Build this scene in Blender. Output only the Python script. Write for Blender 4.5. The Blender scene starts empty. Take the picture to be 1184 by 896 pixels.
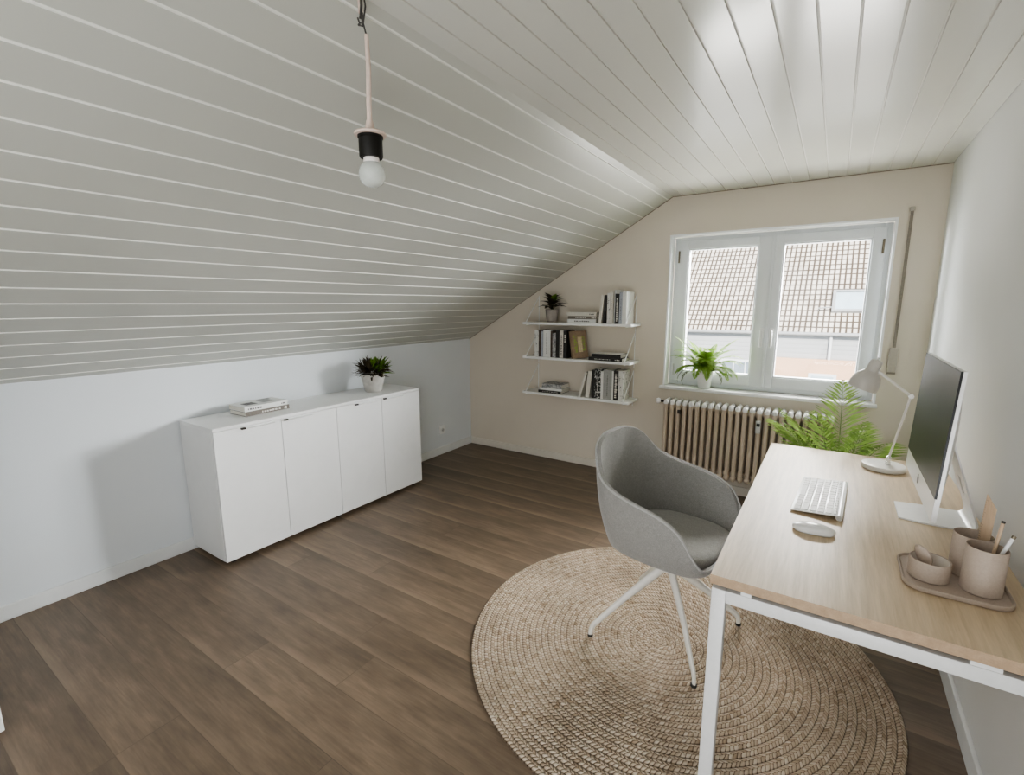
import bpy, bmesh, math, random
from mathutils import Vector, Matrix, Euler
random.seed(7)
PI = math.pi
scene = bpy.context.scene
COL = scene.collection

# ------------------------------------------------------------------ materials
def nodes(name):
    m = bpy.data.materials.new(name); m.use_nodes = True
    nt = m.node_tree; nt.nodes.clear()
    out = nt.nodes.new('ShaderNodeOutputMaterial'); b = nt.nodes.new('ShaderNodeBsdfPrincipled')
    nt.links.new(b.outputs[0], out.inputs[0])
    return m, nt, b, out
def lk(nt, a, b): nt.links.new(a, b)
def N(nt, typ, **kw):
    n = nt.nodes.new(typ)
    for k, v in kw.items(): setattr(n, k, v)
    return n
def val(nt, op, a, b=None, clamp=False):
    n = N(nt, 'ShaderNodeMath', operation=op, use_clamp=clamp)
    for i, x in enumerate((a, b)):
        if x is None: continue
        if isinstance(x, (int, float)): n.inputs[i].default_value = x
        else: lk(nt, x, n.inputs[i])
    return n.outputs[0]
def mixc(nt, fac, a, b, blend='MIX'):
    n = N(nt, 'ShaderNodeMix', data_type='RGBA', blend_type=blend)
    for i, x in ((0, fac), (6, a), (7, b)):
        if isinstance(x, (int, float)): n.inputs[i].default_value = x
        elif isinstance(x, tuple): n.inputs[i].default_value = (*x[:3], 1)
        else: lk(nt, x, n.inputs[i])
    return n.outputs[2]
def objco(nt): return N(nt, 'ShaderNodeTexCoord').outputs['Object']
def mapping(nt, vec, scale=(1,1,1), rot=(0,0,0), loc=(0,0,0)):
    n = N(nt, 'ShaderNodeMapping'); lk(nt, vec, n.inputs[0])
    n.inputs['Scale'].default_value = scale; n.inputs['Rotation'].default_value = rot; n.inputs['Location'].default_value = loc
    return n.outputs[0]
def noise(nt, vec, scale, detail=4, rough=.55):
    n = N(nt, 'ShaderNodeTexNoise'); lk(nt, vec, n.inputs['Vector'])
    n.inputs['Scale'].default_value = scale; n.inputs['Detail'].default_value = detail; n.inputs['Roughness'].default_value = rough
    return n.outputs[0]
def ramp(nt, fac, stops):
    n = N(nt, 'ShaderNodeValToRGB'); lk(nt, fac, n.inputs[0]); e = n.color_ramp.elements
    while len(e) < len(stops): e.new(.5)
    for i, (p, c) in enumerate(stops):
        e[i].position = p; e[i].color = (*c, 1) if isinstance(c, tuple) else (c, c, c, 1)
    return n.outputs[0]
def bump(nt, b, h, strength=.2, dist=.01):
    n = N(nt, 'ShaderNodeBump'); n.inputs['Strength'].default_value = strength; n.inputs['Distance'].default_value = dist
    lk(nt, h, n.inputs['Height']); lk(nt, n.outputs[0], b.inputs['Normal'])
def pm(name, c, var=.08, scale=30, rough=.5, metal=0, bmp=0, c2=None, stretch=(1,1,1), spec=.5, detail=4):
    """plain procedural material: base colour broken up by noise, with optional bump"""
    m, nt, b, out = nodes(name)
    v = mapping(nt, objco(nt), stretch); n = noise(nt, v, scale, detail)
    lo = tuple(max(0, x*(1-var)) for x in c) if c2 is None else c2
    hi = tuple(min(1, x*(1+var)) for x in c) if c2 is None else c
    lk(nt, ramp(nt, n, [(.3, lo), (.7, hi)]), b.inputs['Base Color'])
    b.inputs['Roughness'].default_value = rough; b.inputs['Metallic'].default_value = metal
    b.inputs['Specular IOR Level'].default_value = spec
    if bmp: bump(nt, b, n, bmp, .004)
    return m

def mat_floor():
    m, nt, b, out = nodes('oak_plank_floor')
    co = objco(nt); br = N(nt, 'ShaderNodeTexBrick', offset=0, offset_frequency=1)
    sx = N(nt, 'ShaderNodeSeparateXYZ'); lk(nt, co, sx.inputs[0])
    row = val(nt, 'FLOOR', val(nt, 'DIVIDE', sx.outputs[1], .193)); wn = N(nt, 'ShaderNodeTexWhiteNoise', noise_dimensions='1D'); lk(nt, row, wn.inputs['W'])
    cb = N(nt, 'ShaderNodeCombineXYZ'); lk(nt, val(nt, 'ADD', sx.outputs[0], val(nt, 'MULTIPLY', wn.outputs[0], 5.7)), cb.inputs[0]); lk(nt, sx.outputs[1], cb.inputs[1])
    lk(nt, cb.outputs[0], br.inputs['Vector'])
    for k, v in {'Scale':1,'Mortar Size':.0016,'Mortar Smooth':.3,'Bias':0,'Brick Width':1.9,'Row Height':.193}.items(): br.inputs[k].default_value = v
    br.inputs['Color1'].default_value = (0,0,0,1); br.inputs['Color2'].default_value = (1,1,1,1); br.inputs['Mortar'].default_value = (.5,.5,.5,1)
    # per-plank shift of the grain
    sh = N(nt, 'ShaderNodeVectorMath', operation='MULTIPLY_ADD'); lk(nt, br.outputs[0], sh.inputs[0]); sh.inputs[1].default_value = (7.3, 3.1, 0); lk(nt, co, sh.inputs[2])
    g = noise(nt, mapping(nt, sh.outputs[0], (2.2, 16, 1)), 2.2, 7, .62)
    g2 = noise(nt, mapping(nt, sh.outputs[0], (3, 70, 1)), 2, 3, .6)
    blot = noise(nt, mapping(nt, sh.outputs[0], (1.6, 4, 1)), 1.7, 4, .6)
    c = ramp(nt, g, [(.25, (.145,.102,.068)), (.5, (.195,.142,.097)), (.75, (.255,.190,.132))])
    c = mixc(nt, .35, c, ramp(nt, g2, [(.3, .35), (.7, .95)]), 'MULTIPLY')
    c = mixc(nt, .7, c, ramp(nt, blot, [(.3, .68), (.7, 1.2)]), 'MULTIPLY')
    tint = ramp(nt, br.outputs[0], [(0, .9), (1, 1.12)]); c = mixc(nt, 1, c, tint, 'MULTIPLY')
    fy = val(nt, 'FRACT', val(nt, 'DIVIDE', sx.outputs[1], .193))
    edge = ramp(nt, noise(nt, mapping(nt, sh.outputs[0], (.9, 1.2, 1)), 1.3, 2), [(.36, 0.0), (.66, 1.0)])
    band = ramp(nt, fy, [(0, .9), (.05, 1.0), (.22, 0.0), (.93, 0.0)])  # bevel highlights along the plank edges, put into the colour
    c = mixc(nt, val(nt, 'MULTIPLY', val(nt, 'MULTIPLY', band, edge), .50), c, (.36,.27,.19))
    dk_ = ramp(nt, fy, [(.45, 1.0), (.95, .80)]); c = mixc(nt, .8, c, dk_, 'MULTIPLY')
    c = mixc(nt, val(nt, 'MULTIPLY', br.outputs['Fac'], .45), c, (.06,.04,.028))
    lk(nt, c, b.inputs['Base Color'])
    lk(nt, ramp(nt, g, [(.2, .38), (.8, .50)]), b.inputs['Roughness']); b.inputs['Specular IOR Level'].default_value = .6
    bump(nt, b, g2, .08, .002)
    return m
def mat_wood(name, dark, light, axis='y', rough=.45, sc=1):
    m, nt, b, out = nodes(name); co = objco(nt)
    s = {'x': (1.2,22,22), 'y': (22,1.2,22), 'z': (22,22,1.2)}[axis]
    g = noise(nt, mapping(nt, co, tuple(x*sc for x in s)), 2.5, 6, .6)
    f = noise(nt, mapping(nt, co, tuple(x*sc*5 for x in s)), 2.5, 3, .5)
    c = ramp(nt, g, [(.28, dark), (.68, light)])
    c = mixc(nt, .28, c, ramp(nt, f, [(.3, .62), (.62, 1.0)]), 'MULTIPLY')
    lk(nt, c, b.inputs['Base Color']); b.inputs['Roughness'].default_value = rough; bump(nt, b, f, .06, .001)
    return m
def mat_wall(name, c, c2):
    m, nt, b, out = nodes(name); co = objco(nt)
    n = noise(nt, co, 1.3, 3); f = noise(nt, co, 160, 3)
    lk(nt, ramp(nt, n, [(.3, c), (.7, c2)]), b.inputs['Base Color']); b.inputs['Roughness'].default_value = .85
    bump(nt, b, f, .10, .002); return m
def mat_ceiling(name, c, c2, rough):
    m, nt, b, out = nodes(name); co = objco(nt)
    n = noise(nt, mapping(nt, co, (1.2, .35, 1.2)), 1, 1.5)
    lk(nt, ramp(nt, n, [(0, c), (1, c2)]), b.inputs['Base Color'])
    lk(nt, ramp(nt, n, [(0, rough*.8), (1, rough*1.2)]), b.inputs['Roughness'])
    b.inputs['Specular IOR Level'].default_value = .55
    return m
def mat_rug(R, w):
    m, nt, b, out = nodes('braided_jute'); co = objco(nt)
    s = N(nt, 'ShaderNodeSeparateXYZ'); lk(nt, co, s.inputs[0]); x, y = s.outputs[0], s.outputs[1]
    r = val(nt, 'SQRT', val(nt, 'ADD', val(nt, 'MULTIPLY', x, x), val(nt, 'MULTIPLY', y, y)))
    th = val(nt, 'ARCTAN2', y, x)
    u = val(nt, 'DIVIDE', r, w); ring = val(nt, 'FLOOR', u); f = val(nt, 'SUBTRACT', u, ring)
    side = val(nt, 'GREATER_THAN', f, .5)
    d = val(nt, 'ABSOLUTE', val(nt, 'SUBTRACT', f, .5))           # 0 middle .. .5 edge
    cnt = val(nt, 'MAXIMUM', val(nt, 'ROUND', val(nt, 'MULTIPLY', val(nt, 'ADD', ring, .5), 2*PI*w/.0150)), 3.0)
    a = val(nt, 'MULTIPLY', val(nt, 'DIVIDE', th, 2*PI), cnt)
    ph = val(nt, 'ADD', val(nt, 'ADD', a, val(nt, 'MULTIPLY', d, 1.3)), val(nt, 'MULTIPLY', side, .5))
    wob = noise(nt, co, 45, 2); ph = val(nt, 'ADD', ph, val(nt, 'MULTIPLY', wob, .8))
    cell = val(nt, 'FLOOR', ph); fr = val(nt, 'SUBTRACT', ph, cell)
    strand = val(nt, 'SINE', val(nt, 'MULTIPLY', fr, PI))                       # 0 gap .. 1 crown
    cross = val(nt, 'SINE', val(nt, 'MULTIPLY', val(nt, 'MULTIPLY', d, 2), PI))  # 0 at ring middle and seam
    h = val(nt, 'MULTIPLY', val(nt, 'POWER', strand, .6), val(nt, 'ADD', val(nt, 'MULTIPLY', val(nt, 'POWER', val(nt, 'MAXIMUM', cross, 0.001), .5), .75), .25))
    wn = N(nt, 'ShaderNodeTexWhiteNoise', noise_dimensions='3D'); cv = N(nt, 'ShaderNodeCombineXYZ')
    lk(nt, ring, cv.inputs[0]); lk(nt, cell, cv.inputs[1]); lk(nt, side, cv.inputs[2]); lk(nt, cv.outputs[0], wn.inputs[0])
    base = ramp(nt, wn.outputs[0], [(0, (.38,.29,.205)), (.10, (.50,.40,.30)), (.6, (.58,.48,.37)), (1, (.66,.57,.46))])
    big = ramp(nt, noise(nt, co, 3.5, 3), [(.35, .84), (.65, 1.08)]); base = mixc(nt, 1, base, big, 'MULTIPLY')
    seam = ramp(nt, d, [(.40, 1.0), (.49, .50)]); base = mixc(nt, 1, base, seam, 'MULTIPLY')
    gap = ramp(nt, h, [(.08, (.18,.115,.07)), (.50, (1,1,1))])
    lk(nt, mixc(nt, 1, base, gap, 'MULTIPLY'), b.inputs['Base Color'])
    b.inputs['Roughness'].default_value = .95; b.inputs['Specular IOR Level'].default_value = .1
    fib = noise(nt, co, 420, 2); hh = val(nt, 'ADD', h, val(nt, 'MULTIPLY', fib, .25)); bump(nt, b, hh, .9, .006)
    return m
def mat_fabric(name, c):
    m, nt, b, out = nodes(name); co = objco(nt)
    w = noise(nt, co, 420, 2, .7); w2 = noise(nt, co, 60, 3)
    cc = ramp(nt, w, [(.3, tuple(x*.72 for x in c)), (.7, tuple(x*1.25 for x in c))])
    cc = mixc(nt, .4, cc, ramp(nt, w2, [(.3, .8), (.7, 1.1)]), 'MULTIPLY')
    lk(nt, cc, b.inputs['Base Color']); b.inputs['Roughness'].default_value = .95; b.inputs['Specular IOR Level'].default_value = .15
    b.inputs['Sheen Weight'].default_value = .25; bump(nt, b, w, .35, .0012); return m
def mat_glass(name, refl=.5, tint=(1,1,1)):
    m, nt, b, out = nodes(name); nt.nodes.remove(b)
    t = N(nt, 'ShaderNodeBsdfTransparent'); t.inputs[0].default_value = (*tint, 1)
    g = N(nt, 'ShaderNodeBsdfGlossy'); g.inputs['Roughness'].default_value = .02
    fr = N(nt, 'ShaderNodeFresnel'); fr.inputs[0].default_value = 1.45
    nz = noise(nt, objco(nt), 2, 2); k = val(nt, 'MULTIPLY', fr.outputs[0], val(nt, 'ADD', val(nt, 'MULTIPLY', nz, .2), refl-.1))
    mx = N(nt, 'ShaderNodeMixShader'); lk(nt, k, mx.inputs[0]); lk(nt, t.outputs[0], mx.inputs[1]); lk(nt, g.outputs[0], mx.inputs[2])
    lk(nt, mx.outputs[0], out.inputs[0]); return m
def mat_bulb():
    m, nt, b, out = nodes('frosted_bulb_glass')
    n = noise(nt, objco(nt), 40, 2); lk(nt, ramp(nt, n, [(.3, (.72,.75,.71)), (.7, (.80,.83,.79))]), b.inputs['Base Color'])
    b.inputs['Roughness'].default_value = .12; b.inputs['Transmission Weight'].default_value = .5; b.inputs['IOR'].default_value = 1.1
    b.inputs['Subsurface Weight'].default_value = 0; b.inputs['Coat Weight'].default_value = .6; return m
def mat_tiles():
    m, nt, b, out = nodes('cream_roof_tiles'); co = objco(nt)   # x across, y up the slope
    br = N(nt, 'ShaderNodeTexBrick', offset=0, offset_frequency=1); lk(nt, co, br.inputs['Vector'])
    for k, v in {'Scale':1,'Mortar Size':.034,'Mortar Smooth':.5,'Bias':0,'Brick Width':.155,'Row Height':.24}.items(): br.inputs[k].default_value = v
    br.inputs['Color1'].default_value = (.50,.445,.38,1); br.inputs['Color2'].default_value = (.60,.54,.47,1); br.inputs['Mortar'].default_value = (.075,.055,.04,1)
    n = noise(nt, co, 1.2, 3); c = mixc(nt, 1, br.outputs[0], ramp(nt, n, [(.3, .86), (.7, 1.1)]), 'MULTIPLY')
    lk(nt, c, b.inputs['Base Color']); b.inputs['Roughness'].default_value = .9
    bump(nt, b, val(nt, 'SUBTRACT', 1.0, br.outputs['Fac']), .6, .03); return m
def mat_siding():
    m, nt, b, out = nodes('pale_grey_siding'); co = objco(nt)
    s = N(nt, 'ShaderNodeSeparateXYZ'); lk(nt, co, s.inputs[0])
    f = val(nt, 'FRACT', val(nt, 'MULTIPLY', s.outputs[2], 7.0))
    c = ramp(nt, f, [(0, (.22,.22,.22)), (.12, (.36,.365,.37)), (1, (.39,.395,.40))])
    n = noise(nt, co, .8, 3); c = mixc(nt, 1, c, ramp(nt, n, [(.3, .88), (.7, 1.08)]), 'MULTIPLY')
    lk(nt, c, b.inputs['Base Color']); b.inputs['Roughness'].default_value = .9; return m
def mat_spotted(name, a, c, scale, lo=.45, hi=.55, stretch=(1,1,1), rough=.6):
    m, nt, b, out = nodes(name); n = noise(nt, mapping(nt, objco(nt), stretch), scale, 5, .7)
    lk(nt, ramp(nt, n, [(lo, a), (hi, c)]), b.inputs['Base Color']); b.inputs['Roughness'].default_value = rough; return m
def mat_leaf(name, c, c2, rough=.45):
    m, nt, b, out = nodes(name); n = noise(nt, objco(nt), 22, 3)
    lk(nt, ramp(nt, n, [(.3, c), (.7, c2)]), b.inputs['Base Color']); b.inputs['Roughness'].default_value = rough
    tr = N(nt, 'ShaderNodeBsdfTranslucent'); lk(nt, ramp(nt, n, [(.3, c), (.7, c2)]), tr.inputs[0])
    mx = N(nt, 'ShaderNodeMixShader'); mx.inputs[0].default_value = .35
    lk(nt, b.outputs[0], mx.inputs[1]); lk(nt, tr.outputs[0], mx.inputs[2]); lk(nt, mx.outputs[0], out.inputs[0]); return m

M = {}
M['floor'] = mat_floor()
M['wall_left'] = mat_wall('cool_white_plaster', (.685,.715,.735), (.735,.76,.775))
M['wall_back'] = mat_wall('warm_white_plaster', (.655,.595,.505), (.695,.635,.545))
M['wall_right'] = mat_wall('white_plaster', (.72,.72,.70), (.77,.77,.75))
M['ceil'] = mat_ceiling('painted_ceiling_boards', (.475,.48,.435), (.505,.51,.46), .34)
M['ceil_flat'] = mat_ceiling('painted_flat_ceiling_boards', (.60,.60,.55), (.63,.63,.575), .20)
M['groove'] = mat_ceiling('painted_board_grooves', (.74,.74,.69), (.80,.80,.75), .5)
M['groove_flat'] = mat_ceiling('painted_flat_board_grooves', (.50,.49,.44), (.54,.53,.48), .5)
M['base'] = pm('white_skirting_paint', (.74,.75,.74), .04, 8, .5)
M['base_warm'] = pm('warm_skirting_paint', (.70,.655,.58), .04, 8, .5)
M['desk_steel'] = pm('shaded_white_powder_coat', (.62,.62,.61), .03, 60, .4)  # white frame paint darkened, its shade put into the colour
M['white'] = pm('white_lacquer', (.80,.80,.79), .015, 12, .42)
M['white_steel'] = pm('white_powder_coat', (.80,.80,.78), .03, 60, .4)
M['upvc'] = pm('white_window_plastic', (.72,.74,.75), .03, 5, .35)
M['plaster_white'] = pm('bright_reveal_paint', (.86,.87,.87), .02, 10, .6)
M['sill'] = pm('pale_stone_sill', (.78,.78,.77), .06, 25, .3)
M['dark'] = pm('dark_rubber', (.03,.028,.025), .2, 50, .6)
M['handle_end_shade'] = pm('shaded_handle_opening', (.05,.045,.04), .2, 60, .4, .5)
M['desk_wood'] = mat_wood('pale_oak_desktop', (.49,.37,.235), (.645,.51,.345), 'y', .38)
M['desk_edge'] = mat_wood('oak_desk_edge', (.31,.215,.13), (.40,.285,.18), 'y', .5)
M['fabric'] = mat_fabric('grey_wool_shell', (.285,.278,.262))
M['fabric_seat'] = mat_fabric('grey_wool_seat', (.33,.323,.305))
M['piping'] = mat_fabric('grey_wool_piping', (.42,.415,.40))
M['chair_leg'] = pm('cream_white_metal', (.74,.72,.66), .03, 40, .4)
M['alu'] = pm('brushed_aluminium', (.78,.78,.77), .03, 40, .32, .75)
M['alu_white'] = pm('pale_silver_metal', (.80,.80,.79), .02, 40, .35, .25)
M['screen'] = pm('black_screen_glass', (.016,.016,.015), .2, 3, .40, 0, spec=.5)
M['bezel'] = pm('black_screen_edge', (.01,.01,.01), .2, 30, .3)
M['key'] = pm('white_key_plastic', (.83,.83,.82), .02, 90, .5)
M['mouse'] = pm('glossy_white_plastic', (.84,.84,.83), .02, 30, .12)
M['clay'] = pm('taupe_ceramic', (.41,.335,.275), .06, 220, .6)
M['clay_in'] = pm('pale_glazed_inside', (.66,.60,.54), .04, 60, .3)
M['wood_light'] = mat_wood('beech_wood', (.50,.36,.24), (.62,.47,.33), 'z', .55)
M['lamp_white'] = pm('warm_white_lamp_paint', (.74,.72,.68), .02, 40, .35)
M['lamp_shade'] = pm('backlit_white_shade_paint', (.50,.475,.435), .02, 40, .4)  # white shade darkened, its backlit look put into the colour
M['lamp_rim'] = pm('pinkish_lamp_inside', (.70,.52,.44), .05, 40, .5)
M['chrome'] = pm('chrome', (.75,.75,.73), .03, 40, .2, .9)
M['radiator'] = pm('backlit_beige_radiator_paint', (.56,.47,.375), .06, 14, .4)  # beige body, browner from backlighting put into the colour
M['radiator_top'] = pm('lit_tops_and_knob_white', (.82,.82,.81), .03, 20, .3)  # section tops pale from window light put into the colour; knob white
M['grey_plastic'] = pm('light_grey_plastic', (.55,.55,.53), .06, 60, .5)
M['concrete'] = pm('grey_concrete_pot', (.50,.485,.45), .12, 25, .85, bmp=.2)
M['taupe_pot'] = pm('taupe_pot', (.36,.32,.29), .08, 30, .8)
M['white_pot'] = pm('white_ceramic_pot', (.80,.80,.78), .03, 30, .3)
M['soil'] = pm('potting_soil', (.045,.03,.02), .5, 120, .95, bmp=.5)
M['fern'] = mat_leaf('fern_green', (.17,.30,.04), (.36,.52,.13))
M['fern_dark'] = mat_leaf('fern_brown_green', (.045,.035,.025), (.10,.13,.03))
M['palm'] = mat_leaf('palm_green', (.12,.20,.04), (.29,.41,.115))
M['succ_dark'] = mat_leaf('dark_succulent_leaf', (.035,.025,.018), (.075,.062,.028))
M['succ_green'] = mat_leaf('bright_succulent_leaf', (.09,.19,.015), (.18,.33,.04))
M['cord'] = pm('pinkish_cord', (.62,.50,.43), .08, 60, .6)
M['socket'] = pm('black_bakelite', (.010,.009,.007), .2, 40, .5, spec=.25)
M['bulb'] = mat_bulb()
M['bulb_neck'] = pm('white_bulb_neck', (.84,.78,.74), .03, 30, .35)
M['wire'] = pm('dark_wire', (.06,.055,.05), .3, 60, .5)
M['glass'] = mat_glass('window_glass', .45)
M['paper'] = pm('book_pages', (.70,.67,.60), .08, 200, .85, stretch=(1,1,8))
M['ink'] = pm('grey_print', (.16,.155,.15), .3, 300, .8)
M['ink_light'] = pm('pale_print', (.66,.64,.58), .2, 300, .8)
M['book_white'] = pm('white_book_cover', (.70,.70,.67), .05, 60, .55)
M['book_cream'] = pm('cream_book_cover', (.62,.59,.52), .06, 60, .6)
M['book_black'] = pm('black_book_cover', (.022,.020,.018), .3, 60, .5)
M['book_brown'] = pm('dark_brown_book_cover', (.075,.055,.042), .3, 60, .55)
M['book_tan'] = pm('tan_book_cover', (.27,.19,.125), .15, 30, .6)
M['book_grey'] = pm('grey_book_cover', (.33,.33,.31), .1, 60, .6)
M['book_blue'] = pm('blue_grey_book_cover', (.36,.38,.42), .1, 60, .6)
M['book_taupe'] = pm('taupe_book_cover', (.17,.15,.125), .1, 60, .6)
M['book_speck'] = mat_spotted('black_white_speckled_cover', (.02,.02,.018), (.66,.65,.61), 48, .52, .60)
M['book_speck2'] = mat_spotted('white_speckled_cover', (.10,.10,.10), (.68,.67,.63), 40, .34, .46)
M['book_mottle'] = mat_spotted('grey_mottled_cover', (.17,.17,.18), (.47,.47,.45), 34, .42, .58)
M['green_print'] = mat_spotted('green_cover_print', (.27,.19,.125), (.26,.36,.07), 70, .45, .55)
M['yellow_print'] = pm('cream_cover_print', (.52,.42,.27), .2, 60, .6)
M['brass'] = pm('dark_brass', (.20,.17,.12), .1, 40, .4, .7)
M['joint'] = pm('shadow_gap_line', (.27,.225,.175), .3, 30, .9)  # shadow between boards and back wall, put into a dark colour
M['strap'] = pm('grey_brown_strap', (.25,.22,.185), .15, 80, .8)
M['strap_box'] = pm('beige_strap_box', (.46,.42,.36), .06, 60, .5)
M['tiles'] = mat_tiles(); M['siding'] = mat_siding()
M['peach'] = pm('peach_render', (.62,.40,.27), .06, 2, .9)
M['out_white'] = pm('outdoor_white_paint', (.60,.61,.62), .04, 3, .6)
M['out_pane'] = pm('bright_outdoor_pane', (.42,.50,.55), .08, 2, .08)
M['out_grey'] = pm('outdoor_grey_pane', (.20,.23,.26), .2, 2, .2)
M['ground'] = pm('garden_ground', (.20,.20,.17), .3, .4, .95)
M['zinc'] = pm('zinc_gutter', (.30,.30,.30), .1, 5, .5)

# ------------------------------------------------------------------ mesh helpers
class MB:
    def __init__(s): s.v = []; s.f = []; s.mi = []; s.cur = 0
    def add(s, vs, fs, mtx=None):
        o = len(s.v); s.v += [tuple(mtx @ Vector(p)) if mtx else tuple(p) for p in vs]
        s.f += [tuple(i+o for i in f) for f in fs]; s.mi += [s.cur]*len(fs); return s
    def slot(s, i): s.cur = i; return s
    def box(s, x0, x1, y0, y1, z0, z1, mtx=None):
        return s.add([(x0,y0,z0),(x1,y0,z0),(x1,y1,z0),(x0,y1,z0),(x0,y0,z1),(x1,y0,z1),(x1,y1,z1),(x0,y1,z1)],
                     [(0,3,2,1),(4,5,6,7),(0,1,5,4),(1,2,6,5),(2,3,7,6),(3,0,4,7)], mtx)
    def rbox(s, x0, x1, y0, y1, z0, z1, r=.004, seg=2, mtx=None):
        bm = bmesh.new(); bmesh.ops.create_cube(bm, size=1)
        for v in bm.verts: v.co = Vector(((x0+x1)/2+v.co.x*(x1-x0), (y0+y1)/2+v.co.y*(y1-y0), (z0+z1)/2+v.co.z*(z1-z0)))
        bmesh.ops.bevel(bm, geom=bm.edges[:], offset=r, segments=seg, profile=.5, affect='EDGES')
        bm.verts.index_update(); s.add([v.co[:] for v in bm.verts], [tuple(v.index for v in f.verts) for f in bm.faces], mtx); bm.free(); return s
    def lathe(s, prof, c=(0,0,0), seg=32, mtx=None, cap=True, sx=1, sy=1):
        vs = []; fs = []; n = len(prof)
        for r, z in prof:
            for k in range(seg):
                a = 2*PI*k/seg; vs.append((c[0]+r*math.cos(a)*sx, c[1]+r*math.sin(a)*sy, c[2]+z))
        for i in range(n-1):
            for k in range(seg):
                k2 = (k+1) % seg; fs.append((i*seg+k, i*seg+k2, (i+1)*seg+k2, (i+1)*seg+k))
        if cap:
            fs.append(tuple(range(seg-1, -1, -1))); fs.append(tuple((n-1)*seg+k for k in range(seg)))
        return s.add(vs, fs, mtx)
    def tube(s, pts, r, seg=8, cap=True, flat=1.0):
        pts = [Vector(p) for p in pts]; n = len(pts); rr = r if isinstance(r, (list, tuple)) else [r]*n
        vs = []; fs = []; ref = None
        for i, p in enumerate(pts):
            t = (pts[min(i+1, n-1)]-pts[max(i-1, 0)]).normalized()
            if ref is None: ref = Vector((0,0,1)) if abs(t.z) < .9 else Vector((1,0,0))
            a = (ref - t*ref.dot(t)).normalized(); b = t.cross(a); ref = a
            for k in range(seg):
                w = 2*PI*k/seg; vs.append(tuple(p+a*rr[i]*math.cos(w)+b*rr[i]*flat*math.sin(w)))
        for i in range(n-1):
            for k in range(seg):
                k2 = (k+1) % seg; fs.append((i*seg+k, i*seg+k2, (i+1)*seg+k2, (i+1)*seg+k))
        if cap: fs.append(tuple(range(seg-1, -1, -1))); fs.append(tuple((n-1)*seg+k for k in range(seg)))
        return s.add(vs, fs)
    def prism(s, poly, z0, z1, mtx=None):
        n = len(poly); vs = [(x, y, z0) for x, y in poly]+[(x, y, z1) for x, y in poly]
        return s.add(vs, [tuple(range(n-1, -1, -1)), tuple(range(n, 2*n))]+[(i, (i+1) % n, (i+1) % n+n, i+n) for i in range(n)], mtx)
    def build(s, name, mat, parent=None, origin=(0,0,0), smooth=None, local=False):
        """verts are world coordinates unless local; origin is the top-level object's base"""
        o = Vector(origin) if parent is None else (Vector((0,0,0)) if local else wpos(parent))
        if local and parent is None: o = Vector((0,0,0))
        me = bpy.data.meshes.new(name); me.from_pydata([tuple(Vector(v)-o) for v in s.v], [], s.f)
        mats = mat if isinstance(mat, list) else [mat]
        for m in mats: me.materials.append(m)
        if len(mats) > 1: me.polygons.foreach_set('material_index', s.mi)
        bm = bmesh.new(); bm.from_mesh(me); bmesh.ops.recalc_face_normals(bm, faces=bm.faces); bm.to_mesh(me); bm.free()
        if smooth is not None:
            me.polygons.foreach_set('use_smooth', [True]*len(me.polygons)); me.set_sharp_from_angle(angle=math.radians(smooth))
        me.update(); ob = bpy.data.objects.new(name, me); COL.objects.link(ob)
        if parent is not None: ob.parent = parent
        else: ob.location = origin if not local else (0,0,0)
        return ob
def wpos(o):
    p = Vector(o.location)
    while o.parent: o = o.parent; p = p+Vector(o.location)
    return p
def thing(name, label, cat, loc=(0,0,0), rot=(0,0,0), group=None):
    o = bpy.data.objects.new(name, None); COL.objects.link(o); o.location = loc; o.rotation_euler = rot
    o.empty_display_size = .05; return tag(o, label, cat, group)
def tag(o, label, cat, group=None):
    o['label'] = label; o['category'] = cat
    if group: o['group'] = group
    return o
def struct(o): o['kind'] = 'structure'; return o
def lab(o, text): o['label'] = text; return o

# ------------------------------------------------------------------ camera
FPX, PITCH, YAW, ROLL = 555.93, -.1722, .5876, -.0027
fw = Vector((-math.sin(YAW)*math.cos(PITCH), math.cos(YAW)*math.cos(PITCH), math.sin(PITCH)))
rt = fw.cross(Vector((0,0,1))).normalized(); up = rt.cross(fw)
c, s_ = math.cos(ROLL), math.sin(ROLL); rt, up = c*rt+s_*up, -s_*rt+c*up
cam = bpy.data.cameras.new('camera'); cam.sensor_width = 36; cam.lens = 36*FPX/1184; cam.clip_start = .02; cam.clip_end = 200
co = bpy.data.objects.new('camera', cam); COL.objects.link(co)
co.matrix_world = Matrix(((rt.x, up.x, -fw.x, 3.0979), (rt.y, up.y, -fw.y, -3.8698), (rt.z, up.z, -fw.z, 1.45), (0,0,0,1)))
scene.camera = co

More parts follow.
